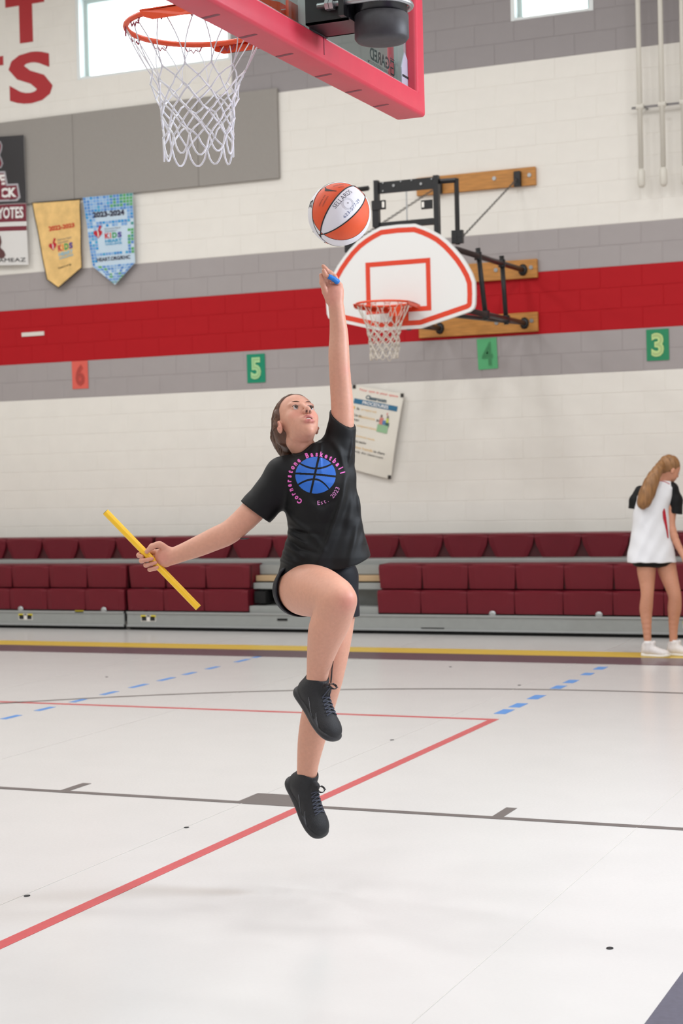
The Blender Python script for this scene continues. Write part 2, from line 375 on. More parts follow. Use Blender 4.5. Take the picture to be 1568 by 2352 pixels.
# ceiling light housings (out of frame)
FIX = mat('white fixture', (230, 230, 228), .4)
hme = None
for ix, X in enumerate((-12.5, -8.9, -5.3, -1.7, 1.9)):
    for iy, Y in enumerate((-1.5, 2.5, 6.5, 10.5, 13.8)):
        if hme is None:
            o = MB().bb(-.66, .66, -.36, .36, -.25, .002).build('light_housing', FIX, ceiling); hme = o.data; o.location = (X, Y, CEIL)
            for v_ in hme.vertices: pass
        else:
            o = bpy.data.objects.new('light_housing', hme); COL.objects.link(o); o.parent = ceiling; o.location = (X, Y, CEIL)

# ================================================================== BLEACHERS
YF = 14.62                      # front of the kick panels
def zat(y, Y, x=900): return WY(x, y, Y)[2]
xg = WY(286, 1350, YF)[0]; xo0 = WY(567, 1350, YF)[0]; xo1 = WY(864, 1350, YF)[0]; xr = WY(1900, 1350, YF)[0]
def seat_module(x0, x1, y, z0, z1, notch, depth=.3):
    # one moulded seat front: wide at the top, tapering to the foot, rounded nose, with a shallow centre dish
    mb = MB(); n = 8; rows = []
    for i, t in enumerate((0, .06, .14, .5, .86, 1.0)):
        z = z1-(z1-z0)*t
        ins = .002+notch*max(0, (t-.25)/.75)**1.3
        yy = y+(.022 if i == 0 else .004 if i == 1 else 0)+.012*max(0, (t-.2))
        rows.append([(x0+ins+(x1-x0-2*ins)*j/n, yy+(.006*math.sin(math.pi*j/n) if 0 < j < n and i > 1 else (.014 if j in (0, n) else 0)), z) for j in range(n+1)])
    mb.grid(rows)
    top = [[(p[0], y+.022+depth*u, z1+.004*u) for p in rows[0]] for u in (0, .15, 1)]
    mb.grid(top)
    for e in (0, n): mb.grid([[r[e] for r in rows], [(r[e][0], y+depth, r[e][2]) for r in rows]])
    return mb
def row_of_seats(parent, xa, xb, y, z0, z1, notch, phase):
    k = math.ceil((xa-phase)/.457-1e-6); xs = [xa]
    while phase+k*.457 < xb-.03:
        if phase+k*.457 > xa+.03: xs.append(phase+k*.457)
        k += 1
    xs.append(xb)
    for a, b in zip(xs[:-1], xs[1:]): seat_module(a, b, y, z0, z1, notch if b-a > .3 else .005).build('seat', MAROON, parent, smooth=False, fixn=True)
    MB().bb(xa, xb, y+.05, y+.07, z0, z1-.01).build('seat_backing', MAROOND, parent)
zk0, zk1 = .035, zat(1412, YF)
zl0, zl1 = zat(1408, YF), zat(1356, YF)
zu0, zu1 = zat(1352, YF+.05), zat(1297, YF+.05)
zt0_, zt1_ = zat(1281, YF+.6), zat(1229, YF+.6)
ph = WY(1179.5, 1380, YF)[0]; ph3 = WY(1225, 1250, YF+.6)[0]
def bleacher(xa, xb, openings, label, stickers):
    b = thing('bleacher', label, 'bleachers', ((xa+xb)/2, YF+.5, 0), 'folded bleachers along the far wall')
    MB().cbox(((xa+xb)/2, YF+.01, (zk0+zk1)/2), ((xb-xa)/2, .012, (zk1-zk0)/2), .004).build('kick_panel', BLEG, b)
    MB().bb(xa, xb, YF-.012, YF+.02, zk0, zk0+.02).build('bottom_rail', ALU, b)
    MB().bb(xa, xb, YF-.012, YF+.02, zk1-.014, zk1+.004).build('top_rail', ALU, b)
    MB().bb(xa+.01, xb-.01, YF+.03, YF+.05, 0.002, zk0).build('frame', DARK, b)
    MB().bb(xa+.01, xb-.01, YF+.40, YF+.42, .05, zt0_).build('riser_panel', BLEG, b)
    spans = []; c = xa
    for o0, o1 in openings: spans.append((c, o0)); c = o1
    spans.append((c, xb))
    for s0, s1 in spans:
        row_of_seats(b, s0, s1, YF, zl0, zl1, .004, ph); row_of_seats(b, s0, s1, YF+.05, zu0, zu1, .012, ph)
    row_of_seats(b, xa, xb, YF+.6, zt0_, zt1_, .075, ph3)
    MB().cbox(((xa+xb)/2, YF+.5, zt0_-.042), ((xb-xa)/2-.001, .14, .040), .006).build('deck_edge', BLEG, b)
    for o0, o1 in openings:      # wheelchair gap: bare decks and planks show
        MB().cbox(((o0+o1)/2, YF+.2, zat(1402, YF+.1)), ((o1-o0)/2, .16, .035), .004).build('deck', BLEG, b)
        MB().cbox(((o0+o1)/2, YF+.26, zat(1346, YF+.2)), ((o1-o0)/2, .12, .03), .004).build('deck', BLEG, b)
        MB().cbox(((o0+o1)/2, YF+.3, zat(1329, YF+.2)), ((o1-o0)/2, .1, .028), .004).build('plank', WOOD2, b)
        MB().bb(o0, o1, YF+.3, YF+.32, zat(1320, YF+.2), zt0_-.05).build('riser_panel', BLEG, b)
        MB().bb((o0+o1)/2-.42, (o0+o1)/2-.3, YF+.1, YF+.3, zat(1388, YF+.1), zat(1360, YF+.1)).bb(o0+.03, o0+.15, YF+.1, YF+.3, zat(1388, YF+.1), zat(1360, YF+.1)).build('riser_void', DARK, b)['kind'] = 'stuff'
    for sx in stickers:
        x = WY(sx, 1425, YF-.01)[0]; z0, z1 = zk0+.055, zk1-.03; wd = .085
        st = MB().bb(x-wd, x+wd, YF-.0045, YF-.002, z0, z1).build('warning_label', PAPERW, b)
        MB().bb(x-wd, x-wd*.35, YF-.006, YF-.004, z1-.022, z1).bb(x+wd*.35, x+wd, YF-.006, YF-.004, z1-.022, z1).build('label_corner', YEL, st)['kind'] = 'stuff'
        MB().bb(x-wd*.9, x-wd*.25, YF-.006, YF-.004, z0+.006, z0+.05).bb(x+wd*.25, x+wd*.9, YF-.006, YF-.004, z0+.006, z0+.05).bb(x-wd*.2, x+wd*.2, YF-.006, YF-.004, z1-.016, z1-.004).build('label_print', INK, st)['kind'] = 'stuff'
    return b
b1 = bleacher(X0+.3, xg-.015, [], 'maroon folded bleacher bank at the far left of the wall', (58, -60))
b2 = bleacher(xg+.02, 0.9, [(xo0, xo1)], 'maroon folded bleacher bank with a bare gap behind the jumping player', (340, 1590))
for x0, x1, y in ((637, 660, 1423), (967, 1020, 1444)):
    p, q = WY(x0, y, YF), WY(x1, y, YF); MB().bb(p[0], q[0], YF-.006, YF+.0, p[2]-.011, p[2]+.011).build('handle_slot', DARK, b2)
for x, y, bb_ in ((45, 1397, b1), (236, 1399, b1), (1129, 1408, b2), (1374, 1410, b2)):
    p = WY(x, y, YF-.02); MB().ball((p[0], YF-.002, p[2]-.01), (.035, .01, .03), 12).build('end_cap', ALU, bb_, smooth=True)
p = WY(182, 1405, YF-.01); MB().bb(p[0]-.05, p[0]+.05, YF-.012, YF-.004, p[2]-.008, p[2]+.012).build('warning_label', YEL, b1)

# ================================================================== NUMBER SHEETS
def sheet(px, py0, py1, w_, dig, rgbs, rgbd, label, tilt=0.0, bold=.05):
    a = WY(px, py0, YW-.006); b = WY(px, py1, YW-.006); c = (a+b)/2; h = a[2]-b[2]
    ax = A3((math.cos(tilt), 0, math.sin(tilt))); az = A3((-math.sin(tilt), 0, math.cos(tilt)))
    t = thing('number_sheet', label, 'paper sign', (c[0], YW, c[2]), 'paper number sheets on the lower grey stripe')
    rows = [[c+ax*(i/6-.5)*w_+az*(j/6-.5)*h+A3((0, -.001-.004*abs(i/3-1)**2*(j/6), 0)) for i in range(7)] for j in range(7)]
    rows2 = [[p+A3((0, .0015, 0)) for p in r] for r in rows]
    m = MB().grid(rows).grid(rows2)
    m.build('paper', mat('paper '+dig, rgbs, .8), t)
    v, f = text2d(dig, 1.0, bold); v = (v-v.min(0))/(v.max(0)-v.min(0))-.5
    out = MB(); out.add([c+ax*x*w_*.56+az*z*h*.76+A3((0, -.008, 0)) for x, z in v], f); out.build('digit', mat('digit '+dig, rgbd, .8), t)
    v2, f2 = text2d(dig, 1.0, -.005); v2 = (v2-v2.min(0))/(v2.max(0)-v2.min(0))-.5
    inn = MB(); inn.add([c+ax*x*w_*.47+az*z*h*.68+A3((0, -.009, 0)) for x, z in v2], f2)
    inn.build('digit_stroke', mat('digit inner '+dig, tuple(int(q*.9) for q in rgbd), .8), t)
sheet(184, 829, 893, .205, '6', (226, 100, 88), (196, 76, 68), 'red orange paper sheet with a dull red 6, leftmost number sheet')
sheet(588, 813, 879, .212, '5', (22, 142, 108), (176, 222, 160), 'dark green paper sheet with a pale green 5')
sheet(1119, 777, 848, .205, '4', (92, 178, 122), (74, 148, 98), 'light green paper sheet with a darker green 4, slightly tilted', .03, .02)
sheet(1510, 756, 828, .215, '3', (46, 140, 98), (196, 222, 150), 'green paper sheet with a pale yellow green 3, near the right edge')

# ================================================================== BANNERS AND POSTER
def cloth(outline_fn, name, m, parent, cells=(18, 26)):
    pass
def hang(label, cat, name, px_tl, px_tr, px_bl, px_br, tip=None, yoff=.03):
    tl, tr, bl, br = [WY(*q, YW-yoff) for q in (px_tl, px_tr, px_bl, px_br)]
    t = thing(name, label, cat, ((tl[0]+tr[0])/2, YW-yoff, tl[2]), None); tip3 = WY(*tip, YW-yoff) if tip else None
    def S(u, v, off=0.0):   # u across, v down 0..1 body
        p = (tl*(1-u)+tr*u)*(1-v)+(bl*(1-u)+br*u)*v
        return p+A3((0, -off-.006*math.sin(u*9+v*2)*v-.004*math.sin(v*11), 0))
    return t, S, tip3
def fill_cloth(t, S, tip3, m, nm='cloth', border=None):
    mb = MB(); R_, C_ = 14, 10
    front = [[S(j/C_, i/R_) for j in range(C_+1)] for i in range(R_+1)]
    if tip3 is not None:
        K = 6; base = front[-1]
        for i in range(1, K+1):
            q = i/K; front.append([base[j]*(1-q)+tip3*q for j in range(C_+1)])
    back = [[p+A3((0, .003, 0)) for p in r] for r in front]
    mb.grid(front); mb.grid(back)
    loop = front[0]+[r[-1] for r in front[1:]]+front[-1][::-1][1:]+[r[0] for r in front[::-1][1:-1]]
    mb.ring(loop, [p+A3((0, .003, 0)) for p in loop])
    mb.build(nm, m, t)
    if border is not None: 
        bm_ = MB(); bm_.tube(loop, .006, 6, closed=True); bm_.build('border', border, t)
def quad_on(mb, S, u0, v0, u1, v1, off=.003, mi=0, n=3):
    mb.grid([[S(u0+(u1-u0)*j/n, v0+(v1-v0)*i/n, off) for j in range(n+1)] for i in range(n+1)], mi)
def text_on(mb, S, s, u0, u1, v0, v1, bold=0.0, off=.004, mi=0):
    v, f = text2d(s, 1.0, bold)
    if not len(v): return
    lo, hi = v.min(0), v.max(0)
    mb.add([S(u0+(x-lo[0])/(hi[0]-lo[0])*(u1-u0), v1-(y-lo[1])/(hi[1]-lo[1])*(v1-v0), off) for x, y in v], f, mi)
def cols(*cs): return [mat('print %d %d %d' % c, c, .75) for c in cs]
# blue mosaic pennant
t, S, tp = hang('blue and green mosaic pennant reading 2023-2024, right of the parchment one', 'banner', 'pennant', (190, 454), (305, 443), (213, 612), (309, 603), (264, 654), .07)
fill_cloth(t, S, tp, mat('pale blue cloth', (200, 220, 236), .75))
mc = cols((84, 140, 208), (120, 170, 226), (70, 168, 214), (90, 172, 96), (60, 150, 140), (150, 190, 232), (44, 150, 216))
mb = MB(); NC, NRw = 15, 22
for i in range(NRw):
    for j in range(NC):
        u, v = (j+.08)/NC, (i+.08)/NRw; uu, vv = (j+.9)/NC, (i+.88)/NRw
        inner = .14 < u < .86 and (.22 < v < .34 or (.42 < v < .8)) or (.12 < u and .86 < v < .97)
        if inner: continue
        if v > .36 and rng.random() < .18: continue
        c = rng.choice([0, 1, 2, 5, 6, 0, 1]) if not (v < .16 and u > .5 or (v > .4 and u > .86)) else rng.choice([3, 4, 3, 0])
        quad_on(mb, S, u, v, uu, vv, .003, int(c), 1)
def S_tip(u, v, off=0.0, S=S, tp=tp): b_ = S(u, 1.0, off); return b_*(1-v)+(tp+A3((0, -off, 0)))*v
for i in range(7):
    for j in range(10):
        if rng.random() < .12: continue
        quad_on(mb, S_tip, (j+.1)/10, (i+.1)/7.5, (j+.9)/10, (i+.85)/7.5, .003, int(rng.choice([0, 1, 5, 3, 0])), 1)
mb.build('mosaic_print', mc, t)['kind'] = 'stuff'
HR = mat('print heart red', (190, 24, 44), .7); NAVY = mat('print navy', (40, 34, 62), .7)
KC = cols((200, 52, 60), (232, 120, 44), (60, 160, 90), (76, 56, 150)); LB = mat('print light blue', (56, 160, 206), .7); LB2 = mat('print pale blue', (150, 196, 214), .7)
GRYP = mat('print grey', (120, 120, 124), .7)
def heart(S, t, cu, cv, su, sv):
    mb = MB(); pts = []
    for a in np.linspace(0, 2*math.pi, 25)[:-1]:
        x = 16*math.sin(a)**3/17; y = (13*math.cos(a)-5*math.cos(2*a)-2*math.cos(3*a)-math.cos(4*a))/17
        pts.append(S(cu+x*su, cv-y*sv, .005))
    mb.add([S(cu, cv, .005)]+pts, [(0, 1+i, 1+(i+1) % 24) for i in range(24)])
    mb.add([S(cu+a_, cv-b_, .0055) for a_, b_ in ((.0, sv*.6), (su*.5, sv*1.75), (su*.95, sv*1.5), (su*.4, sv*.6))], [(0, 1, 2, 3)])
    mb.build('heart_print', HR, t)
    m2 = MB(); m2.add([S(cu+x*su, cv-y*sv, .006) for x, y in ((-.1, .45), (.12, .45), (.2, 0), (.1, -.8), (-.1, -.5), (-.05, 0))], [(0, 1, 2, 3, 4, 5)]); m2.build('torch_print', mat('print cream', (236, 226, 214), .7), t)
def kids(S, t, u0, u1, v0, v1, heart_m):
    for k, ch in enumerate('KIDS'):
        a = u0+(u1-u0)*[0, .30, .44, .76][k]; b = u0+(u1-u0)*[.28, .37, .72, 1.0][k]; mb = MB(); text_on(mb, S, ch, a, b, v0, v1, .05); mb.build('lettering', KC[k], t)
    h = v1-v0
    mb = MB(); text_on(mb, S, 'HEART', u0, u1, v1+h*.18, v1+h*.75, .04); text_on(mb, S, 'CHALLENGE', u0, u1, v1+h*.88, v1+h*1.2, .03); mb.build('lettering', heart_m, t)
    mb = MB(); text_on(mb, S, 'American Heart', u0, u0+(u1-u0)*.95, v0-h*.95, v0-h*.62, .0); text_on(mb, S, 'Association.', u0, u0+(u1-u0)*.75, v0-h*.5, v0-h*.18, .0); mb.build('lettering', GRYP, t)
mb = MB(); text_on(mb, S, '2023-2024', .16, .82, .225, .305, .05); mb.build('lettering', NAVY, t)
heart(S, t, .22, .54, .10, .07); kids(S, t, .36, .74, .54, .62, LB)
mb = MB(); text_on(mb, S, 'HEART.ORG/KHC', .12, .9, .885, .94, .03); mb.build('lettering', NAVY, t)
# parchment pennant
t, S, tp = hang('parchment coloured pennant with black edge reading 2022-2023', 'banner', 'pennant', (74, 466), (184, 458), (108, 642), (187, 614), (134, 661), .07)
fill_cloth(t, S, tp, mat('parchment cloth', (236, 196, 128), .8, noise=.16, nscale=9), border=INK)
mb = MB(); text_on(mb, S, '2022-2023', .26, .86, .33, .395, .045); mb.build('lettering', mat('print brick', (206, 66, 40), .7), t)
heart(S, t, .30, .60, .10, .062); kids(S, t, .42, .80, .60, .69, LB2)
mb = MB(); text_on(mb, S, 'heart.org', .36, .72, .89, .925, .01); mb.build('lettering', INK, t)
# tall poster banner at the left edge
t, S, tp = hang('tall banner at the left edge, black above, maroon and white below', 'banner', 'banner', (-60, 318), (55, 310), (-60, 611), (64, 608), None, .075)
fill_cloth(t, S, tp, mat('banner white vinyl', (226, 224, 222), .5))
MRN = mat('print maroon', (120, 34, 52), .6); BLK = mat('banner black', (44, 42, 46), .45); SIL = mat('print silver', (176, 172, 178), .6); WPR = mat('print white', (238, 236, 234), .6)
mb = MB(); quad_on(mb, S, .0, .0, 1, .525, .0015, 0, 10); mb.build('black_field', BLK, t)
mb = MB(); quad_on(mb, S, 0, .528, 1, .665, .0015, 0, 10); quad_on(mb, S, 0, .70, 1, .735, .0015, 0, 10); mb.build('maroon_band', MRN, t)['kind'] = 'stuff'
mb = MB(); mb.add([S(u, v, .003) for u, v in ((.25, .27), (.62, .27), (.66, .37), (.86, .37), (.90, .48), (.84, .505), (.25, .505))], [tuple(range(7))]); mb.build('logo_outline', SIL, t)
mb = MB(); mb.add([S(u, v, .004) for u, v in ((.27, .285), (.59, .285), (.63, .385), (.83, .385), (.86, .47), (.82, .49), (.27, .49))], [tuple(range(7))]); mb.build('logo_field', MRN, t)
mb = MB(); text_on(mb, S, 'E', .50, .61, .295, .375, .05, .006); text_on(mb, S, 'ACK', .36, .83, .40, .475, .05, .006); mb.build('lettering', WPR, t)
mb = MB(); text_on(mb, S, 'OYOTES', .34, .95, .55, .64, .03, .006); mb.build('lettering', WPR, t)
mb = MB(); text_on(mb, S, 'GAMEAZ', .36, .96, .945, .975, .0, .006); mb.build('lettering', INK, t)
mb = MB()
mb.tube([S(u, v, .005) for u, v in ((.45, .06), (.535, .04), (.565, .07), (.55, .11), (.515, .145), (.55, .175), (.575, .21), (.54, .24), (.45, .245))], .008, 6); mb.build('emblem_outline', SIL, t)
mb = MB(); mb.add([S(u, v, .004) for u, v in ((.42, .07), (.535, .05), (.55, .08), (.53, .12), (.5, .145), (.53, .18), (.555, .21), (.53, .235), (.42, .24))], [tuple(range(9))]); mb.build('emblem_field', MRN, t)
mb = MB(); mb.add([S(u, v, .004) for u, v in ((.40, .78), (.51, .77), (.53, .82), (.50, .86), (.57, .89), (.60, .92), (.56, .945), (.40, .945))], [tuple(range(8))]); mb.build('figure_print', mat('print brown', (96, 60, 60), .6), t)
# procedures poster on the wall, tilted
t, S, tp = hang('tilted white rules poster curling off the cream wall behind the player', 'poster', 'poster', (811, 884), (928, 905), (770, 1068), (897, 1101), None, .05)
def S(u, v, off=0.0, S0=S): p = S0(u, v, off); return p+A3((0, -.05*u*math.sin(v*math.pi)*.6-.03*(v*(1-v))*2*(1-u), 0))
fill_cloth(t, S, None, mat('poster paper', (232, 227, 216), .6), 'paper')
TEAL = mat('print teal', (48, 110, 146), .7); TEALD = mat('print dark teal', (58, 88, 104), .7); PINKP = mat('print pink', (240, 150, 140), .7); ORG = mat('print orange', (240, 196, 120), .7); TXT = mat('print text', (70, 66, 62), .7)
mb = MB(); quad_on(mb, S, .09, .155, .93, .215, .003, 0, 8); mb.build('heading_band', TEAL, t)
mb = MB(); text_on(mb, S, 'Classroom', .30, .70, .09, .14, .04); mb.build('lettering', TEALD, t)
mb = MB(); text_on(mb, S, 'PROCEDURES', .26, .76, .165, .205, .03, .005); mb.build('lettering', WPR, t)
mb = MB(); text_on(mb, S, 'Your gym is your space', .13, .9, .025, .06, .02); mb.build('lettering', PINKP, t)
mb = MB()
for k, (v, s1) in enumerate(((.255, 'prepared'), (.34, 'stations'), (.455, 'assigned places'), (.58, 'personal needs'), (.71, 'raise hands'))):
    text_on(mb, S, s1, .24 if k else .27, .55 if k < 2 else .62, v, v+.03, .0)
mb.build('lettering', ORG, t)
mb = MB()
for v, s1, a, b in ((.255, 'Be', .18, .23), (.335, 'Use the', .16, .3), (.345, 'at', .58, .66), (.395, 'stops', .14, .26), (.455, 'in the', .62, .74), (.515, 'wait', .15, .25), (.64, 'before the teacher', .14, .48), (.71, 'to share', .64, .84), (.765, 'not only the classroom', .16, .82)):
    text_on(mb, S, s1, a, b, v, v+.03, .01)
mb.build('lettering', TXT, t)
mb = MB()
for v in (.265, .35, .465, .59, .72):
    mb.add([S(.11+.035*math.cos(a), v+.018*math.sin(a), .004) for a in np.linspace(0, 2*math.pi, 11)[:-1]], [tuple(range(10))])
mb.build('bullet_star', ORG, t)['kind'] = 'stuff'
pc = cols((214, 130, 120), (90, 130, 176), (60, 100, 90), (200, 212, 90), (150, 190, 150), (120, 96, 90)); mb = MB()
for u, v, a, b, c in ((.62, .40, .2, .09, 4), (.64, .32, .07, .08, 0), (.70, .345, .07, .05, 1), (.76, .365, .07, .05, 2), (.765, .315, .045, .05, 3), (.65, .285, .03, .03, 5), (.77, .285, .03, .03, 5), (.755, .25, .02, .03, 0), (.67, .41, .08, .03, 0)):
    quad_on(mb, S, u, v, u+a, v+b, .004+.0003*c, c, 2)
mb.build('picture_print', pc, t)['kind'] = 'stuff'
for u, v in ((.03, .02), (.97, .02), (.97, .98), (.03, .98)):
    p = S(u, v, .005); MB().cbox(p, (.017, .003, .02), .001).build('corner_clip', mat('black tape', (44, 38, 34), .6), t)

# ================================================================== WALL MOUNTED HOOP (far)
YB2 = 13.6
def W3(cx, cy, Y): return WY(730+cx/2.958, 360+cy/2.958, Y)
hp = thing('wall_hoop', 'fan shaped white backboard with orange rim on black wall brackets', 'basketball hoop', W3(562, 850, YB2))
cxm = (W3(56, 1000, YB2)[0]+W3(1069, 950, YB2)[0])/2
half = [(590, 451), (660, 455), (720, 475), (775, 499), (830, 530), (885, 575), (930, 622), (975, 675), (1012, 730), (1045, 790), (1066, 850), (1069, 930), (1067, 1000), (1058, 1030), (1030, 1052), (700, 1165), (560, 1170)]
hw = [W3(x, y, YB2)[[0, 2]] for x, y in half]; hw = [(abs(x-cxm), z) for x, z in hw]; hw[0] = (0.0, hw[1][1]+.006); hw[-1] = (0.0, hw[-2][1])
poly = [(cxm+x, z) for x, z in hw]+[(cxm-x, z) for x, z in hw[-2:0:-1]]
def inset(pl, d):
    n = len(pl); out = []; P = [np.array(p) for p in pl]
    for i in range(n):
        a = P[i]-P[i-1]; b = P[(i+1) % n]-P[i]; a = a/np.linalg.norm(a); b = b/np.linalg.norm(b)
        na = np.array((a[1], -a[0])); nb = np.array((b[1], -b[0])); m = na+nb; m /= np.linalg.norm(m); out.append(tuple(P[i]-(-m)*d/max(.3, m@na)*1.0))
    return out
ar = sum(poly[i-1][0]*poly[i][1]-poly[i][0]*poly[i-1][1] for i in range(len(poly)))
sgn = -1 if ar > 0 else 1
P3 = lambda pl, Y: [A3((x, Y, z)) for x, z in pl]
MB().prism(P3(poly, YB2), (0, .035, 0)).build('backboard', BOARDW, hp)
i1, i2 = inset(poly, sgn*.028), inset(poly, sgn*.072)
mb = MB(); mb.ring(P3(i1, YB2-.0015), P3(i2, YB2-.0015)); mb.build('border_line', RIMR, hp)
ra, rb = W3(322, 715, YB2), W3(771, 1058, YB2); zt_, zb_ = (W3(322, 718, YB2)[2]+W3(770, 688, YB2)[2])/2, (W3(330, 1070, YB2)[2]+W3(773, 1047, YB2)[2])/2
xl_, xr_ = ra[0], rb[0]; tk = .042
r1 = [(xl_, zb_), (xr_, zb_), (xr_, zt_), (xl_, zt_)]; r2 = [(xl_+tk, zb_+tk), (xr_-tk, zb_+tk), (xr_-tk, zt_-tk), (xl_+tk, zt_-tk)]
mb = MB(); mb.ring(P3(r1, YB2-.0018), P3(r2, YB2-.0018)); mb.build('target_line', RIMR, hp)

def make_net(center, R0, R1, H, cord, n=12, levels=7, jit=.004, seed=1, flare=.01, drop=.09):
    rg = np.random.default_rng(seed); mb = MB(); nodes = {}
    c = A3(center); zs = [-.015, -drop-.055]; 
    for k in range(1, levels): zs.append(-.145-(H-.145-.05)*(k/(levels-1)))
    def rad(z):
        t = min(1, -z/H); return R1+(R0-R1)*(1-t)**2.2+flare*max(0, t-.8)/.2
    for l, z in enumerate(zs):
        for k in range(n):
            a = 2*math.pi*(k+.5*(l % 2))/n+rg.normal(0, .02); r = rad(z)+rg.normal(0, jit)
            nodes[l, k] = c+A3((r*math.cos(a), r*math.sin(a), z+rg.normal(0, jit)))
    # loops hanging from the rim
    for k in range(n):
        a = 2*math.pi*k/n; top = c+A3((R0*math.cos(a), R0*math.sin(a), 0)); t_ = A3((-math.sin(a), math.cos(a), 0))
        for s_ in (-1, 1):
            nd = nodes[1, k if s_ > 0 else (k-1) % n]; p0 = top+t_*s_*.012
            pts = []
            for q in np.linspace(0, 1, 7): pts.append(p0*(1-q)+nd*q+t_*s_*.012*math.sin(math.pi*q)+A3((0, 0, -.004*math.sin(math.pi*q))))
            mb.tube(pts, cord*.75, 5)
    for l in range(1, len(zs)-1):
        for k in range(n):
            p = nodes[l, k]
            k2 = [(k, l+1), ((k+1) % n, l+1)] if l % 2 else [(k, l+1), ((k-1) % n, l+1)]
            for kk, ll in k2:
                q = nodes[ll, kk]; m = (p+q)/2+rg.normal(0, jit*.5, 3); mb.tube([p, m, q], cord*(1.0 if l < 3 else 1.25), 5)
            mb.ball(p, cord*1.9, 6)
    l = len(zs)-1
    for k in range(n):
        p = nodes[l, k]; q = nodes[l, (k+1) % n]; mb.ball(p, cord*1.9, 6); L = .05+abs(rg.normal(0, .012))
        pts = [p*(1-t)+q*t+A3((0, 0, -L*math.sin(math.pi*t)**.7)) for t in np.linspace(0, 1, 8)]
        mb.tube(pts, cord*1.25, 5)
    return mb
YR = YB2-.40
rc = W3(443, 997, YR); RZ = rc[2]; rcx = rc[0]; RR = .228
ang = np.linspace(0, 2*math.pi, 49)[:-1]
def rim_parts(parent, c, nx, ny, RR, plate_m, board_d, netm, seed, H, cord, full=True):
    # rim ring, ties, mounting plate and wings; (nx, ny) points from rim centre to the board
    c = A3(c); n_ = A3((nx, ny, 0)); s_ = A3((-ny, nx, 0))
    MB().tube([c+RR*(math.cos(a)*n_+math.sin(a)*s_) for a in ang], .0095, 10, closed=True).build('rim', plate_m, parent, smooth=True)
    mb = MB()
    for k in range(12):
        a = 2*math.pi*(k+.0)/12
        if abs(a) < .5 or abs(a-2*math.pi) < .5: continue
        p = c+RR*(math.cos(a)*n_+math.sin(a)*s_); t_ = -math.sin(a)*n_+math.cos(a)*s_; z = A3((0, 0, 1.))
        mb.tube([p-t_*.03-z*.006, p-t_*.02-z*.026, p-t_*.008-z*.018, p-z*.03, p+t_*.008-z*.018, p+t_*.02-z*.026, p+t_*.03-z*.006], .0028, 5)
    mb.build('net_hook', mat('plum wire', (150, 50, 70), .4) if full else plate_m, parent)['kind'] = 'stuff'
    pl = MB(); z = A3((0, 0, 1.))
    for s in (-1, 1):
        pts = [c+RR*(math.cos(a)*n_+math.sin(a)*s_*s) for a in np.radians((18, 38, 58, 78, 92, 106))]
        outer = [c-n_*(RR*.3)+s_*s*(RR+.016), c+n_*(RR*.35)+s_*s*(RR+.016), c+n_*(board_d-.07)+s_*s*(RR-.02), c+n_*(board_d-.015)+s_*s*.11, c+n_*(board_d-.015)+s_*s*.05]
        pl.prism(pts+outer, z*.006)
        pl.prism([c-n_*(RR*.3)+s_*s*(RR+.016), c-n_*(RR*.24)+s_*s*(RR+.016)-z*.02, c-n_*(RR*.1)+s_*s*(RR+.016)-z*.032, c+n_*(RR*.35)+s_*s*(RR+.016)-z*.032, c+n_*(board_d-.07)+s_*s*(RR-.02)-z*.032, c+n_*(board_d-.07)+s_*s*(RR-.02)+z*.004, c+n_*(RR*.35)+s_*s*(RR+.016)+z*.004, c-n_*(RR*.3)+s_*s*(RR+.016)+z*.004], s_*s*.004)
        pl.prism([c+n_*(board_d-.07)+s_*s*(RR-.02)-z*.032, c+n_*(board_d-.012)+s_*s*.11-z*.032, c+n_*(board_d-.012)+s_*s*.11+z*.004, c+n_*(board_d-.07)+s_*s*(RR-.02)+z*.004], s_*s*.004)
    pl.build('rim_plate', plate_m, parent)
    MB().box(c+n_*(board_d-.006)-z*.05, (.005, .075, .07), (n_, s_, z)).build('mounting_plate', plate_m, parent)
    MB().box(c+n_*(board_d-.06)-z*.045, (.05, .06, .04), (n_, s_, z)).build('spring_box', plate_m, parent)
    make_net(c-z*.012, RR-.002, .115, H, cord, seed=seed).build('net', netm, parent, smooth=True)
rim_parts(hp, (rcx, YR, RZ), 0, 1, RR, RIMO, .40, NETF, 5, .45, .0042, False)
# supports
for cx0, cx1 in ((384, 413), (788, 822)):
    a, b = W3(cx0, 160, YB2+.08), W3(cx1, 160, YB2+.08); z0 = W3(cx0, 1050, YB2+.08)[2]; z1 = W3(cx0, 165 if cx0 < 500 else 130, YB2+.08)[2]
    MB().bb(a[0], b[0], YB2+.05, YB2+.1, z0, z1).build('upright', BLACKM, hp)
a, b = W3(440, 150, YB2+.1), W3(790, 235, YB2+.1); z0 = W3(600, 238, YB2+.1)[2]; z1 = W3(600, 160, YB2+.1)[2]
cb = MB().bb(a[0]-.03, b[0], YB2+.07, YB2+.09, z0, z1).build('cross_plate', BLACKM, hp)
for cx, cy in ((512, 195), (698, 183), (440, 178), (440, 232), (560, 166), (633, 158), (770, 150)): 
    p = W3(cx, cy, YB2+.06); MB().cyl((p[0], YB2+.06, p[2]), (p[0], YB2+.075, p[2]), .012 if cx in (512, 698) else .007, 8).build('bolt', STEEL, cb)
a, b = W3(415, 480, YB2+.1), W3(790, 440, YB2+.1)
MB().bb(a[0], b[0], YB2+.06, YB2+.1, a[2]-.02, (a[2]+b[2])/2+.03).build('cross_bar', BLACKM, hp)
MB().cyl((W3(600, 230, YB2+.08)[0], YB2+.08, z0), (W3(600, 230, YB2+.08)[0], YB2+.08, a[2]), .006, 8).build('screw_rod', STEEL, hp)
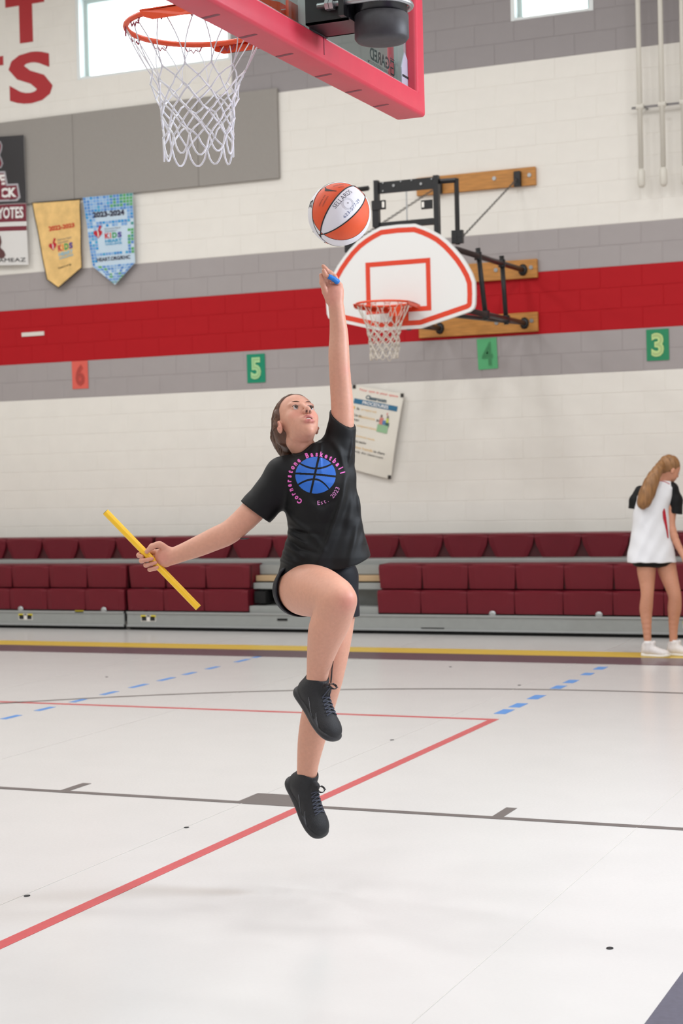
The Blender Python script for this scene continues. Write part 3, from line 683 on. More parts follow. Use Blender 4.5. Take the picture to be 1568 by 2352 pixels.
for x0_, y0_, s in ((368, 300, 1), (705, 295, -1)):
    mb = MB(); p = W3(x0_, y0_, YB2+.05); q = W3(x0_+(95 if s > 0 else 75), y0_+65, YB2+.05)
    mb.bb(p[0], q[0], YB2+.03, YB2+.05, q[2]+.01, p[2]-.005); mb.build('slide_bracket', BLACKM, hp)
    e = MB(); xx = q[0]-.018 if s > 0 else p[0]+.018; e.bb(xx-.01, xx+.01, YB2+.025, YB2+.035, q[2]+.025, p[2]-.02); e.build('bracket_slot', CREAM, hp)
    if s > 0: MB().bb(p[0], p[0]+.06, YB2+.04, YB2+.09, W3(368, 480, YB2+.05)[2], p[2]).build('slide_channel', BLACKM, hp)
for s_, X_ in ((1, None), (-1, None)):
    def mx(p): 
        p = A3(p).copy()
        if s_ < 0: p[0] = 2*cxm-p[0]
        return p
    A_ = W3(822, 172, YB2+.1); B_ = W3(945, 162, YB2+.15); C_ = W3(940, 600, YB2+.15)
    MB().tube([mx((A_[0]-.05, YB2+.1, B_[2])), mx((B_[0], YB2+.13, B_[2]))], .022, 4).build('side_bar', BLACKM, hp)
    MB().tube([mx((B_[0], YB2+.13, B_[2]+.015)), mx((B_[0], YB2+.13, C_[2]))], .022, 4).build('side_post', BLACKM, hp)
    mb = MB()
    for cy in np.linspace(508, 580, 5):
        p = W3(942, cy, YB2+.12); q = mx((B_[0], YB2+.13, p[2])); mb.box(q, (.05, .02, .011))
    mb.build('clamp_teeth', BLACKM, hp)['kind'] = 'stuff'
    U0 = W3(975, 632, YB2+.15); U1 = W3(1388, 768, YW-.06)
    L0 = W3(1050, 1045, YB2+.15); L1 = W3(1398, 1130, YW-.06)
    PIPE = mat('dark brown black pipe', (44, 28, 28), .4)
    MB().cyl(mx((U0[0]-.03, YB2+.1, U0[2])), mx(U1), .026, 12).build('support_pipe', PIPE, hp, smooth=True)
    MB().cyl(mx((L0[0]-.03, YB2+.1, L0[2])), mx(L1), .026, 12).build('support_pipe', PIPE, hp, smooth=True)
    for t_ in (.3, .66):
        p = A3((U0[0]-.03, YB2+.1, U0[2]))*(1-t_)+U1*t_; q = A3((L0[0]-.03, YB2+.1, L0[2]))*(1-t_)+L1*t_
        MB().cyl(mx(p+A3((0, 0, .07))), mx(q-A3((0, 0, .05))), .023, 12).build('brace_pipe', BLACKM, hp, smooth=True)
        for w__ in (p, q): MB().cyl(mx(w__+A3((0, 0, .035))), mx(w__-A3((0, 0, .035))), .034, 10).build('pipe_clamp', BLACKM, hp)
    D0 = W3(790, 1150, YB2+.1) if s_ > 0 else None
    MB().cyl(mx((cxm+.12, YB2+.1, L0[2]+.02)), mx(L1), .021, 10).build('diagonal_pipe', BLACKM, hp, smooth=True)
    for P_ in (U1, L1):
        MB().ball(mx(P_+A3((0, .02, 0))), (.05, .035, .06), 12).build('wall_flange', BLACKM, hp, smooth=True)
    # chain from the top plank down to the side post
    c0 = W3(1352, 150, YW-.08); c1 = A3((B_[0]+.04, YB2+.14, W3(975, 545, YB2+.14)[2]))
    mb = MB(); n = 46
    for i in range(n):
        p = c0*(1-i/n)+c1*(i/n); q = c0*(1-(i+.9)/n)+c1*((i+.9)/n); d = unit(q-p); sd = unit(np.cross(d, (0, 1, 0) if i % 2 else (1, 0, 0)))
        r_ = .009; mb.tube([mx(p+sd*r_), mx(q+sd*r_), mx(q-sd*r_), mx(p-sd*r_)], .0035, 4, closed=True)
    mb.build('chain', mat('dull chain steel', (96, 92, 90), .4, metal=.6), hp)['kind'] = 'stuff'
    MB().cbox(mx((c0[0], YW-.065, c0[2]+.0)), (.035, .025, .075), .006).build('chain_anchor', BLACKM, hp)
def plank(cxr, cyt, cyb, nm='mounting_board'):
    xr_ = W3(cxr, cyt, YW-.04)[0]; z1 = W3(cxr, cyt, YW-.04)[2]; z0 = W3(cxr, cyb, YW-.04)[2]; xl = 2*cxm-xr_
    o = MB().cbox(((xl+xr_)/2, YW-.022, (z0+z1)/2), ((xr_-xl)/2, .021, (z1-z0)/2), .004).build(nm, WOOD, hp)
    for x in (xr_-.08, xr_-.5, xl+.08, xl+.5, (xl+xr_)/2): MB().cyl((x, YW-.055, (z0+z1)/2+.01), (x, YW-.04, (z0+z1)/2+.01), .022, 12).build('bolt', STEEL, o, smooth=False)
xl_top = W3(668, 230, YW-.04)[0]
# three boards; the left ends are hidden or cut short where the photo shows them end
def plank2(cxl, cxr, cyt, cyb):
    p = W3(cxr, cyt, YW-.043); q = W3(cxr, cyb, YW-.043); l = W3(cxl, cyb, YW-.043)[0]
    z0, z1 = q[2], p[2]; o = MB().cbox(((l+p[0])/2, YW-.022, (z0+z1)/2), ((p[0]-l)/2, .021, (z1-z0)/2), .004).build('mounting_board', WOOD, hp)
    for x in (p[0]-.06, p[0]-.42, l+.1): MB().cyl((x, YW-.052, (z0+z1)/2+.01), (x, YW-.04, (z0+z1)/2+.01), .02, 12).build('bolt', STEEL, o)
plank2(668, 1475, 66, 190); plank2(668, 1486, 692, 820); plank2(684, 1490, 1053, 1185)

# ================================================================== NEAR HOOP seen from behind and below
XG = -2.262; YC = 5.01; ZB = 2.90
nh = thing('basketball_hoop', 'glass backboard with red padding, orange rim and white net overhead', 'basketball hoop', (XG, YC, ZB))
gm = bpy.data.materials.new('backboard glass'); gm.use_nodes = True; n_ = gm.node_tree; n_.nodes.remove(n_.nodes['Principled BSDF'])
tr = n_.nodes.new('ShaderNodeBsdfTransparent'); tr.inputs[0].default_value = (.86, .94, .92, 1); gs = n_.nodes.new('ShaderNodeBsdfGlossy'); gs.inputs['Roughness'].default_value = .03
fz = n_.nodes.new('ShaderNodeValue'); fz.outputs[0].default_value = .07; mx_ = n_.nodes.new('ShaderNodeMixShader')
n_.links.new(fz.outputs[0], mx_.inputs[0]); n_.links.new(tr.outputs[0], mx_.inputs[1]); n_.links.new(gs.outputs[0], mx_.inputs[2]); n_.links.new(mx_.outputs[0], n_.nodes['Material Output'].inputs[0])
HW = .914; YL0, YL1 = YC-HW, YC+HW; ZT = ZB+1.07
MB().bb(XG, XG+.012, YL0+.02, YL1-.02, ZB+.015, ZT-.02).build('glass', gm, nh)
MB().bb(XG-.004, XG+.036, YL1-.05, YL1, ZB, ZT).build('frame_side', ALU, nh); MB().bb(XG-.004, XG+.036, YL0, YL0+.05, ZB, ZT).build('frame_side', ALU, nh)
MB().bb(XG-.004, XG+.036, YL0+.05, YL1-.05, ZB, ZB+.045).build('frame_rail', ALU, nh); MB().bb(XG-.004, XG+.036, YL0+.05, YL1-.05, ZT-.045, ZT).build('frame_rail', ALU, nh)
# padding: a rounded channel swept along bottom and both short sides
def pad_section(xa, xb, ta, tb, r=.014, n=4):   # rounded rectangle in (x, t)
    pts = []
    for (cx, ct, a0) in ((xb-r, tb-r, 0), (xa+r, tb-r, 90), (xa+r, ta+r, 180), (xb-r, ta+r, 270)):
        for i in range(n+1):
            a = math.radians(a0+90*i/n); pts.append((cx+r*math.cos(a), ct+r*math.sin(a)))
    return pts
sec = pad_section(XG-.045, XG+.078, -.062, .022)
mb = MB(); PTH = ZB+.40
path = [((YL0, PTH+.03), (-.35, 0)), ((YL0, PTH-.02), (-1, 0)), ((YL0, ZB), (-1, -1)), ((YL1, ZB), (1, -1)), ((YL1, PTH-.02), (1, 0)), ((YL1, PTH+.03), (.35, 0))]
rings = []
for (y, z), (ny, nz) in path: rings.append([(x, y+ny*(-t), z+nz*(-t)) if True else None for x, t in [(x, t) for x, t in sec]])
vs = [p for r in rings for p in r]; k = len(sec)
fs = [(i*k+j, i*k+(j+1) % k, (i+1)*k+(j+1) % k, (i+1)*k+j) for i in range(len(path)-1) for j in range(k)]+[tuple(range(k)), tuple((len(path)-1)*k+j for j in range(k))]
mb.add(vs, fs); pad = mb.build('padding', PAD, nh, smooth=True)
bv = pad.modifiers.new('soft', 'BEVEL'); bv.width = .006; bv.segments = 2; bv.limit_method = 'ANGLE'; bv.angle_limit = .8
zpb = ZB-.062
slots = [(508, 34), (597, 79), (680, 123), (768, 170), (834, 207), (895, 240)]
for sx, sy in slots:
    p = FL(sx, sy, zpb); c = A3((XG+.0, p[1], zpb-.0005)); d = A3((1, -.25, 0)); d = unit(d); e = A3((-d[1], d[0], 0))
    pts = [c+d*.026*(1 if abs(a) < math.pi/2 else -1)+.009*(math.cos(a)*d+math.sin(a)*e) for a in np.linspace(-math.pi+.2, math.pi-.2, 14)]
    MB().prism(pts, (0, 0, .004)).build('slot', PADD, pad)
MB().bb(XG+.076, XG+.0795, YC+.02, YC+.0225, ZB-.04, ZB+.02).build('pad_joint', PADD, pad)
rim_parts(nh, (XG-.381, YC, 3.005), 1, 0, .2325, RIMO, .381, NET, 11, .42, .0028, True)
# centre mount: steel strips, black bracket arm, round mast with rubber cap, u bolt
MB().bb(XG+.012, XG+.05, YC-.03, YC+.03, ZB+.02, ZT).build('mount_channel', STEEL, nh)
MB().bb(XG+.05, XG+.062, YC-.03, YC+.09, ZB+.03, ZB+.5).build('back_plate', BLACKM, nh)
MX, MY, MR = -1.972, YC, .084; MZ = 2.868
mb = MB(); prof = [(0, 0), (.06, .0), (.079, .004), (MR+.003, .014), (MR+.003, .085), (MR, .088), (MR, 1.3)]
vs = []; fs = []; N = 36
for r, z in prof: vs += [(MX+max(r, .0005)*math.cos(2*math.pi*i/N), MY+max(r, .0005)*math.sin(2*math.pi*i/N), MZ+z) for i in range(N)]
for l in range(len(prof)-1): fs += [(l*N+i, l*N+(i+1) % N, (l+1)*N+(i+1) % N, (l+1)*N+i) for i in range(N)]
split = 5*N
mb.add(vs[:5*N+N], fs[:5*N]); mast_cap = mb.build('rubber_cap', mat('scuffed black rubber', (52, 50, 54), .55, noise=.25, nscale=40), nh, smooth=True)
MB().cyl((MX, MY, MZ+.088), (MX, MY, MZ+1.25), MR, 36).build('mast', mat('gloss black pipe', (26, 26, 30), .25), nh, smooth=True)
zu = MZ+.115
ub = [(-2.15, MY-.1, zu), (-2.02, MY-.1, zu)]+[(MX+.096*math.cos(a), MY+.096*math.sin(a), zu) for a in np.linspace(-math.pi/2, math.pi/2, 17)]+[(-2.02, MY+.1, zu), (-2.15, MY+.1, zu)]
u_ = MB().tube(ub, .009, 10).build('u_bolt', STEEL, nh, smooth=True)
for y in (MY-.1, MY+.1): MB().cyl((-2.105, y, zu), (-2.092, y, zu), .019, 6).cyl((-2.12, y, zu), (-2.107, y, zu), .019, 6).build('hex_nut', STEEL, u_)['kind'] = 'stuff'
MB().bb(-2.20, -2.05, MY-.085, MY-.075, zu-.05, zu+.05).bb(-2.20, -2.05, MY+.075, MY+.085, zu-.05, zu+.05).bb(-2.20, -2.045, MY-.085, MY+.085, zu-.05, zu-.044).build('mast_bracket', BLACKM, nh)['kind'] = 'stuff'
MB().bb(-2.07, -2.052, MY-.12, MY+.12, zu-.045, zu+.055).build('saddle_plate', BLACKM, nh)
for y in (YC-.01, YC+.07): MB().cyl((XG+.06, y, zu+.02), (XG+.1, y, zu+.02), .012, 6).build('mount_bolt', STEEL, nh)
# corner gusset, screws
gy = YL1-.012
MB().prism([(XG+.037, gy, ZB+.0), (XG+.037, gy, ZB+.13), (XG+.037, gy-.04, ZB+.16), (XG+.037, gy-.075, ZB+.10), (XG+.037, gy-.075, ZB+.0)], (.004, 0, 0)).build('corner_gusset', mat('pale zinc plate', (186, 190, 206), .4, metal=.5), nh)
MB().bb(XG+.0405, XG+.0425, gy-.07, gy-.01, ZB+.066, ZB+.074).build('gusset_slot', DARK, nh)
MB().ball((XG+.036, YL1-.03, ZB+.25), (.005, .009, .009), 8).build('frame_screw', STEEL, nh, smooth=True)
mb = MB(); ink = INK; xg_ = XG-.0012; ay_ = (0, -1, 0)
flat_text(mb, 'GARED', (xg_, 5.822, 2.990), ay_, (0, 0, 1), .060, .028)
lg = mb.build('lettering', ink, nh); 
mb = MB(); flat_text(mb, 'WWW.GAREDSPORTS.COM', (xg_, 5.815, 2.971), ay_, (0, 0, 1), .0165, .004); mb.build('lettering', ink, nh)
mb = MB()
for z0, z1, y0, y1 in ((3.034, 3.037, .0, .042), (2.968, 2.971, .0, .042), (3.024, 3.030, .003, .04), (2.975, 2.981, .003, .04), (2.999, 3.004, .012, .04), (2.975, 3.004, .036, .041), (2.981, 3.024, .0, .006), (3.016, 3.026, .034, .04)): mb.bb(xg_-.0004, xg_, 5.872-y1, 5.872-y0, z0, z1)
mb.build('emblem_print', ink, nh)['kind'] = 'stuff'

# ================================================================== PIPES AT THE RIGHT WITH PADDED ENDS
PIPC = mat('cream painted pipe', (222, 218, 208), .5)
zb = WY(1490, 243, YW-.12)[2]
for i, (px, lab) in enumerate(((1473, 'cream hanging rope tube with rounded end, leftmost of three at the right edge'), (1524, 'cream hanging rope tube with rounded end, middle of three at the right edge'), (1573, 'cream hanging rope tube with rounded end, cut off by the right edge'))):
    p = WY(px, 432-3.2*i, YW-.12); x = p[0]; zt = 7.2
    t = thing('hanging_tube', lab, 'tube', (x, YW-.12, p[2]), 'hanging tubes by the right edge')
    MB().cyl((x, YW-.12, p[2]+.19), (x, YW-.12, zt), .024, 12).build('tube', PIPC, t, smooth=True)
    mb = MB(); prof = [(.001, 0), (.022, .006), (.036, .03), (.038, .1), (.036, .155), (.022, .18), (.012, .186), (.012, .21)]
    N = 14; vs = [(x+r*math.cos(2*math.pi*k/N), YW-.12+r*math.sin(2*math.pi*k/N), p[2]+z) for r, z in prof for k in range(N)]
    mb.add(vs, [(l*N+k, l*N+(k+1) % N, (l+1)*N+(k+1) % N, (l+1)*N+k) for l in range(len(prof)-1) for k in range(N)]); mb.build('end_handle', PIPC, t, smooth=True)
    MB().cyl((x-.035, YW-.12, zb+.075*i*.0), (x+.035, YW-.12, zb), .028, 10).build('clamp', PIPC, t)
br = thing('tube_rack', 'thin wall rail crossing behind the hanging tubes at the right edge', 'rail', (WY(1452, 245, YW)[0], YW, zb))
p = WY(1450, 243, YW-.09)
MB().bb(p[0], p[0]+1.2, YW-.096, YW-.086, zb-.011, zb+.011).build('rail', mat('dull steel rail', (120, 116, 116), .4, metal=.5), br)
for dx in (.12, .62, 1.1): MB().bb(p[0]+dx, p[0]+dx+.02, YW-.088, YW-.002, zb-.01, zb+.01).build('rail_bracket', STEEL, br)

# ================================================================== BASKETBALL
bc = PX(779, 492, 6.08); bR = 72.2*6.08/FPX
def sph(cx, cy): # crop coordinates -> unit vector in (right, up, toward camera)
    x = (cx-735)/533.; y = -(cy-677)/537.; q = x*x+y*y
    if q > .98: s_ = math.sqrt(.98/q); x *= s_; y *= s_; q = .98
    return A3((x, y, math.sqrt(1-q)))
def plane(*pts):
    P = np.array([sph(*p) for p in pts]); c = P.mean(0)
    sol = np.linalg.lstsq(np.c_[P, -np.ones(len(P))][:, :4], np.zeros(len(P)), rcond=None)
    U, S_, Vt = np.linalg.svd(np.c_[P, -np.ones(len(P))]); n = Vt[-1]; k = np.linalg.norm(n[:3]); return n[:3]/k, n[3]/k
SA = plane((560, 185), (340, 440), (278, 660), (300, 850), (380, 1040))
SB = plane((1010, 225), (820, 335), (620, 590), (500, 770), (440, 900), (436, 1000))
SC = plane((1155, 360), (1165, 480), (1010, 740), (870, 870), (700, 990), (560, 1045), (450, 1062))
SD = plane((1240, 720), (1160, 930), (1050, 1060), (900, 1130), (700, 1163), (560, 1120), (480, 1062))
SG = plane((345, 1045), (400, 1066), (450, 1058), (490, 1062))
SE = plane((206, 780), (240, 900), (300, 1000), (375, 1065))
ORGB = mat('orange composite leather', (228, 84, 36), .42, noise=.05, nscale=30, bump=.5, bscale=900)
WHTB = mat('white composite leather', (232, 232, 238), .42, bump=.5, bscale=900)
Bax = np.array([rt, up, -fw])
def onball(v, r=1.0): v = A3(v); v = v/np.linalg.norm(v); return bc+bR*r*(v@Bax)
side = lambda S_, v: 1 if S_[0]@v-S_[1] > 0 else 0
ref = sph(700, 700)
planes_ = [SA, SB, SC, SD]
base_par = sum(side(S_, ref) for S_ in planes_) % 2
mb = MB(); NLAT, NLON = 90, 180
vs = []; fs = []; mi = []
for i in range(NLAT+1):
    th = math.pi*i/NLAT
    for j in range(NLON): vs.append(A3((math.sin(th)*math.cos(2*math.pi*j/NLON), math.cos(th), math.sin(th)*math.sin(2*math.pi*j/NLON))))
for i in range(NLAT):
    for j in range(NLON):
        q = (i*NLON+j, i*NLON+(j+1) % NLON, (i+1)*NLON+(j+1) % NLON, (i+1)*NLON+j); c = unit(sum(vs[a] for a in q))
        par = (sum(side(S_, c) for S_ in planes_) % 2) == base_par
        if side(SA, c) != side(SA, ref) and c[2] > -.15: par = not (c[1] < -.62 and c[0]-c[1] > .45 and c[2] < .5)
        d_ = min(abs(S_[0]@c-S_[1]) for S_ in planes_)
        fs.append(q); mi.append((0 if not par else 1))
bt = thing('basketball', 'orange and white panelled basketball in mid air above the raised hand', 'basketball', bc)
mb.add([onball(v) for v in vs], fs); mb.mi = mi; mb.build('ball_shell', [ORGB, WHTB], bt, smooth=True)
def seam(S_, w_=.0023, lo=None):
    n_, d_ = S_; a = unit(np.cross(n_, (0, 0, 1.) if abs(n_[2]) < .9 else (1., 0, 0))); b = np.cross(n_, a); r = math.sqrt(max(0, 1-d_*d_))
    vs2 = [n_*d_+r*(math.cos(t)*a+math.sin(t)*b) for t in np.linspace(0, 2*math.pi, 193)[:-1]]
    ok = [S_ is SA or side(SA, v) == side(SA, ref) or v[2] < -.15 for v in vs2]
    if all(ok): return MB().tube([onball(v, 1.0-.0055) for v in vs2], w_, 6, closed=True)
    k = next(i for i in range(len(ok)) if ok[i] and not ok[i-1]); vs2 = vs2[k:]+vs2[:k]; ok = ok[k:]+ok[:k]; mb = MB(); run = []
    for v, o_ in zip(vs2+[vs2[0]], ok+[False]):
        if o_: run.append(onball(v, 1.0-.0055))
        else:
            if len(run) > 2: mb.tube(run, w_, 6)
            run = []
    return mb
for S_, w_ in ((SA, .0019), (SB, .0028), (SC, .0026), (SD, .0014)): seam(S_, w_).build('seam', INK, bt, smooth=True)
def ball_text(s, cx, cy, ang, wpx, hpx, bold, m, nm='lettering'):
    v, f = text2d(s, 1.0, bold); 
    lo, hi = v.min(0), v.max(0); v = (v-(lo+hi)/2)/(hi-lo); a = math.radians(ang); c0 = sph(cx, cy)
    ex = unit(A3((math.cos(a), math.sin(a), 0))-c0*(A3((math.cos(a), math.sin(a), 0))@c0)); ey = np.cross(c0, ex)
    mb = MB(); mb.add([onball(c0+ex*x*wpx/533+ey*y*hpx/533, 1.005) for x, y in v], f); mb.build(nm, m, bt)
PEN = mat('pen ink', (70, 66, 84), .6)
ball_text('SELLARDS', 790, 490, 50, 480, 84, -.005, PEN)
ball_text('623-577-29', 955, 660, 46, 460, 56, -.005, mat('pen ink blue', (60, 76, 130), .6))
ball_text('B', 255, 535, 70, 150, 150, .03, INK); ball_text('W', 330, 330, 55, 130, 110, .0, INK)
ball_text('GAME BALL', 720, 240, 32, 190, 34, 0, mat('ball print', (90, 34, 20), .6)); ball_text('OFFICIAL', 770, 285, 32, 120, 28, 0, MATS['ball print'])
ball_text('OFFICIAL SIZE', 445, 520, 62, 220, 28, 0, MATS['ball print']); ball_text('COMPOSITE', 500, 540, 62, 200, 28, 0, MATS['ball print'])
# player emblem (small leaping figure silhouette) and circular stamp
def ball_shape(pts, m, nm):
    mb = MB(); st = 5; xs = range(min(p[0] for p in pts), max(p[0] for p in pts), st); ys = range(min(p[1] for p in pts), max(p[1] for p in pts), st)
    def inside(x, y):
        c_ = False
        for i in range(len(pts)):
            (x1, y1), (x2, y2) = pts[i-1], pts[i]
            if (y1 > y) != (y2 > y) and x < (x2-x1)*(y-y1)/(y2-y1)+x1: c_ = not c_
        return c_
    for x in xs:
        for y in ys:
            if inside(x+st/2, y+st/2): mb.add([onball(sph(a, b), 1.003) for a, b in ((x, y), (x+st, y), (x+st, y+st), (x, y+st))], [(0, 1, 2, 3)])
    mb.build(nm, m, bt)
ball_shape([(488, 268), (505, 262), (520, 300), (560, 322), (620, 345), (692, 358), (690, 372), (600, 366), (545, 360), (505, 356), (488, 330), (500, 312)], INK, 'emblem_print')
c0 = sph(880, 590); e1 = unit(np.cross((0, 1, 0), c0)); e2 = np.cross(c0, e1); GP = mat('grey print', (205, 205, 212), .6)
for r_ in (.2, .17, .145): MB().tube([onball(c0+r_*(math.cos(t)*e1+math.sin(t)*e2), 1.0) for t in np.linspace(0, 2*math.pi, 33)[:-1]], .0008, 4, closed=True).build('stamp_ring', GP, bt)
MB().ball(onball(sph(880, 578), 1.0), .0022, 8).build('air_valve', INK, bt)


# ================================================================== SCULPTING (distance fields polygonised with surface nets)
class Vol:
    def __init__(s, lo, hi, h):
        s.lo = A3(lo); s.h = h; s.n = np.ceil((A3(hi)-s.lo)/h).astype(int)+1; s.D = np.full(tuple(s.n), .06, np.float32)
    def reg(s, lo, hi):
        i0 = np.clip(np.floor((A3(lo)-s.lo)/s.h).astype(int), 0, s.n); i1 = np.clip(np.ceil((A3(hi)-s.lo)/s.h).astype(int)+1, 0, s.n)
        if (i1-i0).min() <= 0: return None, None
        sl = tuple(slice(a, b) for a, b in zip(i0, i1)); ax = [s.lo[k]+s.h*np.arange(i0[k], i1[k]) for k in range(3)]
        return sl, (ax[0][:, None, None], ax[1][None, :, None], ax[2][None, None, :])
    def op(s, fn, lo, hi, k, mode):
        m = .03+k; sl, X = s.reg(A3(lo)-m, A3(hi)+m)
        if sl is None: return
        d = fn(*X); D = s.D[sl]
        if mode > 0:
            h_ = np.clip(.5+.5*(D-d)/k, 0, 1); s.D[sl] = D*(1-h_)+d*h_-k*h_*(1-h_)
        else:
            h_ = np.clip(.5-.5*(D+d)/k, 0, 1); s.D[sl] = D*(1-h_)+(-d)*h_+k*h_*(1-h_)
    def cone(s, a, b, ra, rb, k=.012, mode=1):
        a, b = A3(a), A3(b); ab = b-a; L2 = ab@ab+1e-12
        def fn(X, Y, Z):
            t = np.clip(((X-a[0])*ab[0]+(Y-a[1])*ab[1]+(Z-a[2])*ab[2])/L2, 0, 1)
            return np.sqrt((X-a[0]-t*ab[0])**2+(Y-a[1]-t*ab[1])**2+(Z-a[2]-t*ab[2])**2)-(ra+(rb-ra)*t)
        r = max(ra, rb); s.op(fn, np.minimum(a, b)-r, np.maximum(a, b)+r, k, mode)
    def chain(s, pts, rs, k=.012):
        # smooth spline through the joints
        P = np.array(pts, float); R = np.array(rs, float)
        for i in range(len(P)-1): s.cone(P[i], P[i+1], R[i], R[i+1], k)
    def ell(s, c, r, M=None, k=.012, mode=1):
        c, r = A3(c), A3(r); M = np.eye(3) if M is None else np.asarray(M, float)   # rows = local axes
        def fn(X, Y, Z):
            x, y, z = X-c[0], Y-c[1], Z-c[2]
            q = [M[i, 0]*x+M[i, 1]*y+M[i, 2]*z for i in range(3)]
            k0 = np.sqrt((q[0]/r[0])**2+(q[1]/r[1])**2+(q[2]/r[2])**2)+1e-9; k1 = np.sqrt((q[0]/r[0]**2)**2+(q[1]/r[1]**2)**2+(q[2]/r[2]**2)**2)+1e-9
            return k0*(k0-1)/k1
        R_ = max(r); s.op(fn, c-R_, c+R_, k, mode)
    def half(s, p, n, k=.002):   # keep the side where (x-p).n < 0
        p, n = A3(p), unit(n); sl, X = s.reg(s.lo, s.lo+s.h*s.n)
        d = (X[0]-p[0])*n[0]+(X[1]-p[1])*n[1]+(X[2]-p[2])*n[2]; s.D[sl] = np.maximum(s.D[sl], d)
    def disp(s, fn):
        sl, X = s.reg(s.lo, s.lo+s.h*s.n); s.D += fn(*X).astype(np.float32)
    def mesh(s):
        D = s.D; n = np.array(D.shape); ins = D < 0
        c = [ins[a:n[0]-1+a, b:n[1]-1+b, g:n[2]-1+g] for a in (0, 1) for b in (0, 1) for g in (0, 1)]
        cnt = sum(x.astype(np.int8) for x in c); act = (cnt > 0) & (cnt < 8); idx = np.argwhere(act)
        if not len(idx): return np.zeros((0, 3)), np.zeros((0, 4), int)
        off = np.array([(a, b, g) for a in (0, 1) for b in (0, 1) for g in (0, 1)])
        V = np.stack([D[idx[:, 0]+o[0], idx[:, 1]+o[1], idx[:, 2]+o[2]] for o in off], 1)
        acc = np.zeros((len(idx), 3)); num = np.zeros(len(idx))
        for i in range(8):
            for j in range(i+1, 8):
                if np.abs(off[i]-off[j]).sum() != 1: continue
                a, b = V[:, i], V[:, j]; m = (a < 0) != (b < 0); t = np.where(m, a/np.where(m, a-b, 1), 0)
                acc += m[:, None]*(off[i]+t[:, None]*(off[j]-off[i])); num += m
        vert = s.lo+s.h*(idx+acc/num[:, None])
        vm = np.full(tuple(n-1), -1, np.int64); vm[idx[:, 0], idx[:, 1], idx[:, 2]] = np.arange(len(idx))
        quads = []
        for ax in range(3):
            u_, v_ = [(1, 2), (2, 0), (0, 1)][ax]
            A_ = [slice(None)]*3; B_ = [slice(None)]*3; A_[ax] = slice(0, -1); B_[ax] = slice(1, None)
            ch = ins[tuple(A_)] != ins[tuple(B_)]; e = np.argwhere(ch)
            m = (e[:, u_] > 0) & (e[:, v_] > 0) & (e[:, u_] < n[u_]-1) & (e[:, v_] < n[v_]-1); e = e[m]
            fl = ins[tuple(A_)][e[:, 0], e[:, 1], e[:, 2]]
            q = []
            for du, dv in ((0, 0), (1, 0), (1, 1), (0, 1)):
                w_ = e.copy(); w_[:, u_] -= du; w_[:, v_] -= dv; q.append(vm[w_[:, 0], w_[:, 1], w_[:, 2]])
            q = np.stack(q, 1); q[~fl] = q[~fl][:, ::-1]; quads.append(q)
        Q = np.concatenate(quads); return vert, Q[(Q >= 0).all(1)]
def relax(v, q, it=2, lam=.5):
    e = np.concatenate([q[:, [0, 1]], q[:, [1, 2]], q[:, [2, 3]], q[:, [3, 0]]]); deg = np.bincount(e[:, 0], minlength=len(v))+np.bincount(e[:, 1], minlength=len(v))
    for k in range(it*2):
        s_ = np.zeros_like(v)
        for d in range(3): s_[:, d] = np.bincount(e[:, 0], v[e[:, 1], d], len(v))+np.bincount(e[:, 1], v[e[:, 0], d], len(v))
        v = v+(lam if k % 2 == 0 else -lam*1.02)*(s_/np.maximum(deg, 1)[:, None]-v)
    return v
def vol_obj(name, vols, m, parent, rel=2, colfn=None):
    V = []; Q = []; n = 0
    for vo_ in vols:
        v, q = vo_.mesh(); v = relax(v, q, rel); V.append(v); Q.append(q+n); n += len(v)
    V = np.concatenate(V); Q = np.concatenate(Q)
    o = mesh_obj(name, V, Q, m, parent)
    o.data.polygons.foreach_set('use_smooth', np.ones(len(o.data.polygons), bool))
    if colfn is not None and len(o.data.vertices) == len(V):
        ca = o.data.color_attributes.new('Col', 'FLOAT_COLOR', 'POINT'); ca.data.foreach_set('color', np.c_[colfn(V), np.ones(len(V))].astype(np.float32).ravel())
    return o
def spline(P, R, n=5):
    P = np.array(P, float); R = np.array(R, float); Pe = np.vstack([2*P[0]-P[1], P, 2*P[-1]-P[-2]]); Re = np.r_[2*R[0]-R[1], R, 2*R[-1]-R[-2]]
    op, orr = [], []
    for i in range(len(P)-1):
        for t in np.linspace(0, 1, n, endpoint=False):
            b = np.array([-.5*t+t*t-.5*t**3, 1-2.5*t*t+1.5*t**3, .5*t+2*t*t-1.5*t**3, -.5*t*t+.5*t**3])
            op.append(b@Pe[i:i+4]); orr.append(b@Re[i:i+4])
    op.append(P[-1]); orr.append(R[-1]); return op, orr
CAMB = lambda r, u, c: r*rt+u*up-c*fw       # right, up, towards the camera -> world


# ================================================================== THE JUMPING PLAYER
DB = 5.91
def J(x, y, d=0.0): return PX(x, y, DB+d)
SKIN = mat('skin', (224, 172, 150), .5, noise=.05, nscale=90, bump=.12, bscale=500, sss=.12, attr='Col')
BASE = np.array(srgb((208, 153, 130))); PINK = np.array(srgb((214, 132, 122)))
def patch(V, col, c, r, target, amt):
    d = np.linalg.norm(V-A3(c), axis=1); w_ = (amt*np.exp(-(d/r)**2))[:, None]; return col*(1-w_)+np.asarray(target)*w_
pl = thing('person', 'jumping player in black shirt and shorts, one arm raised under the ball', 'person', J(735, 2060))
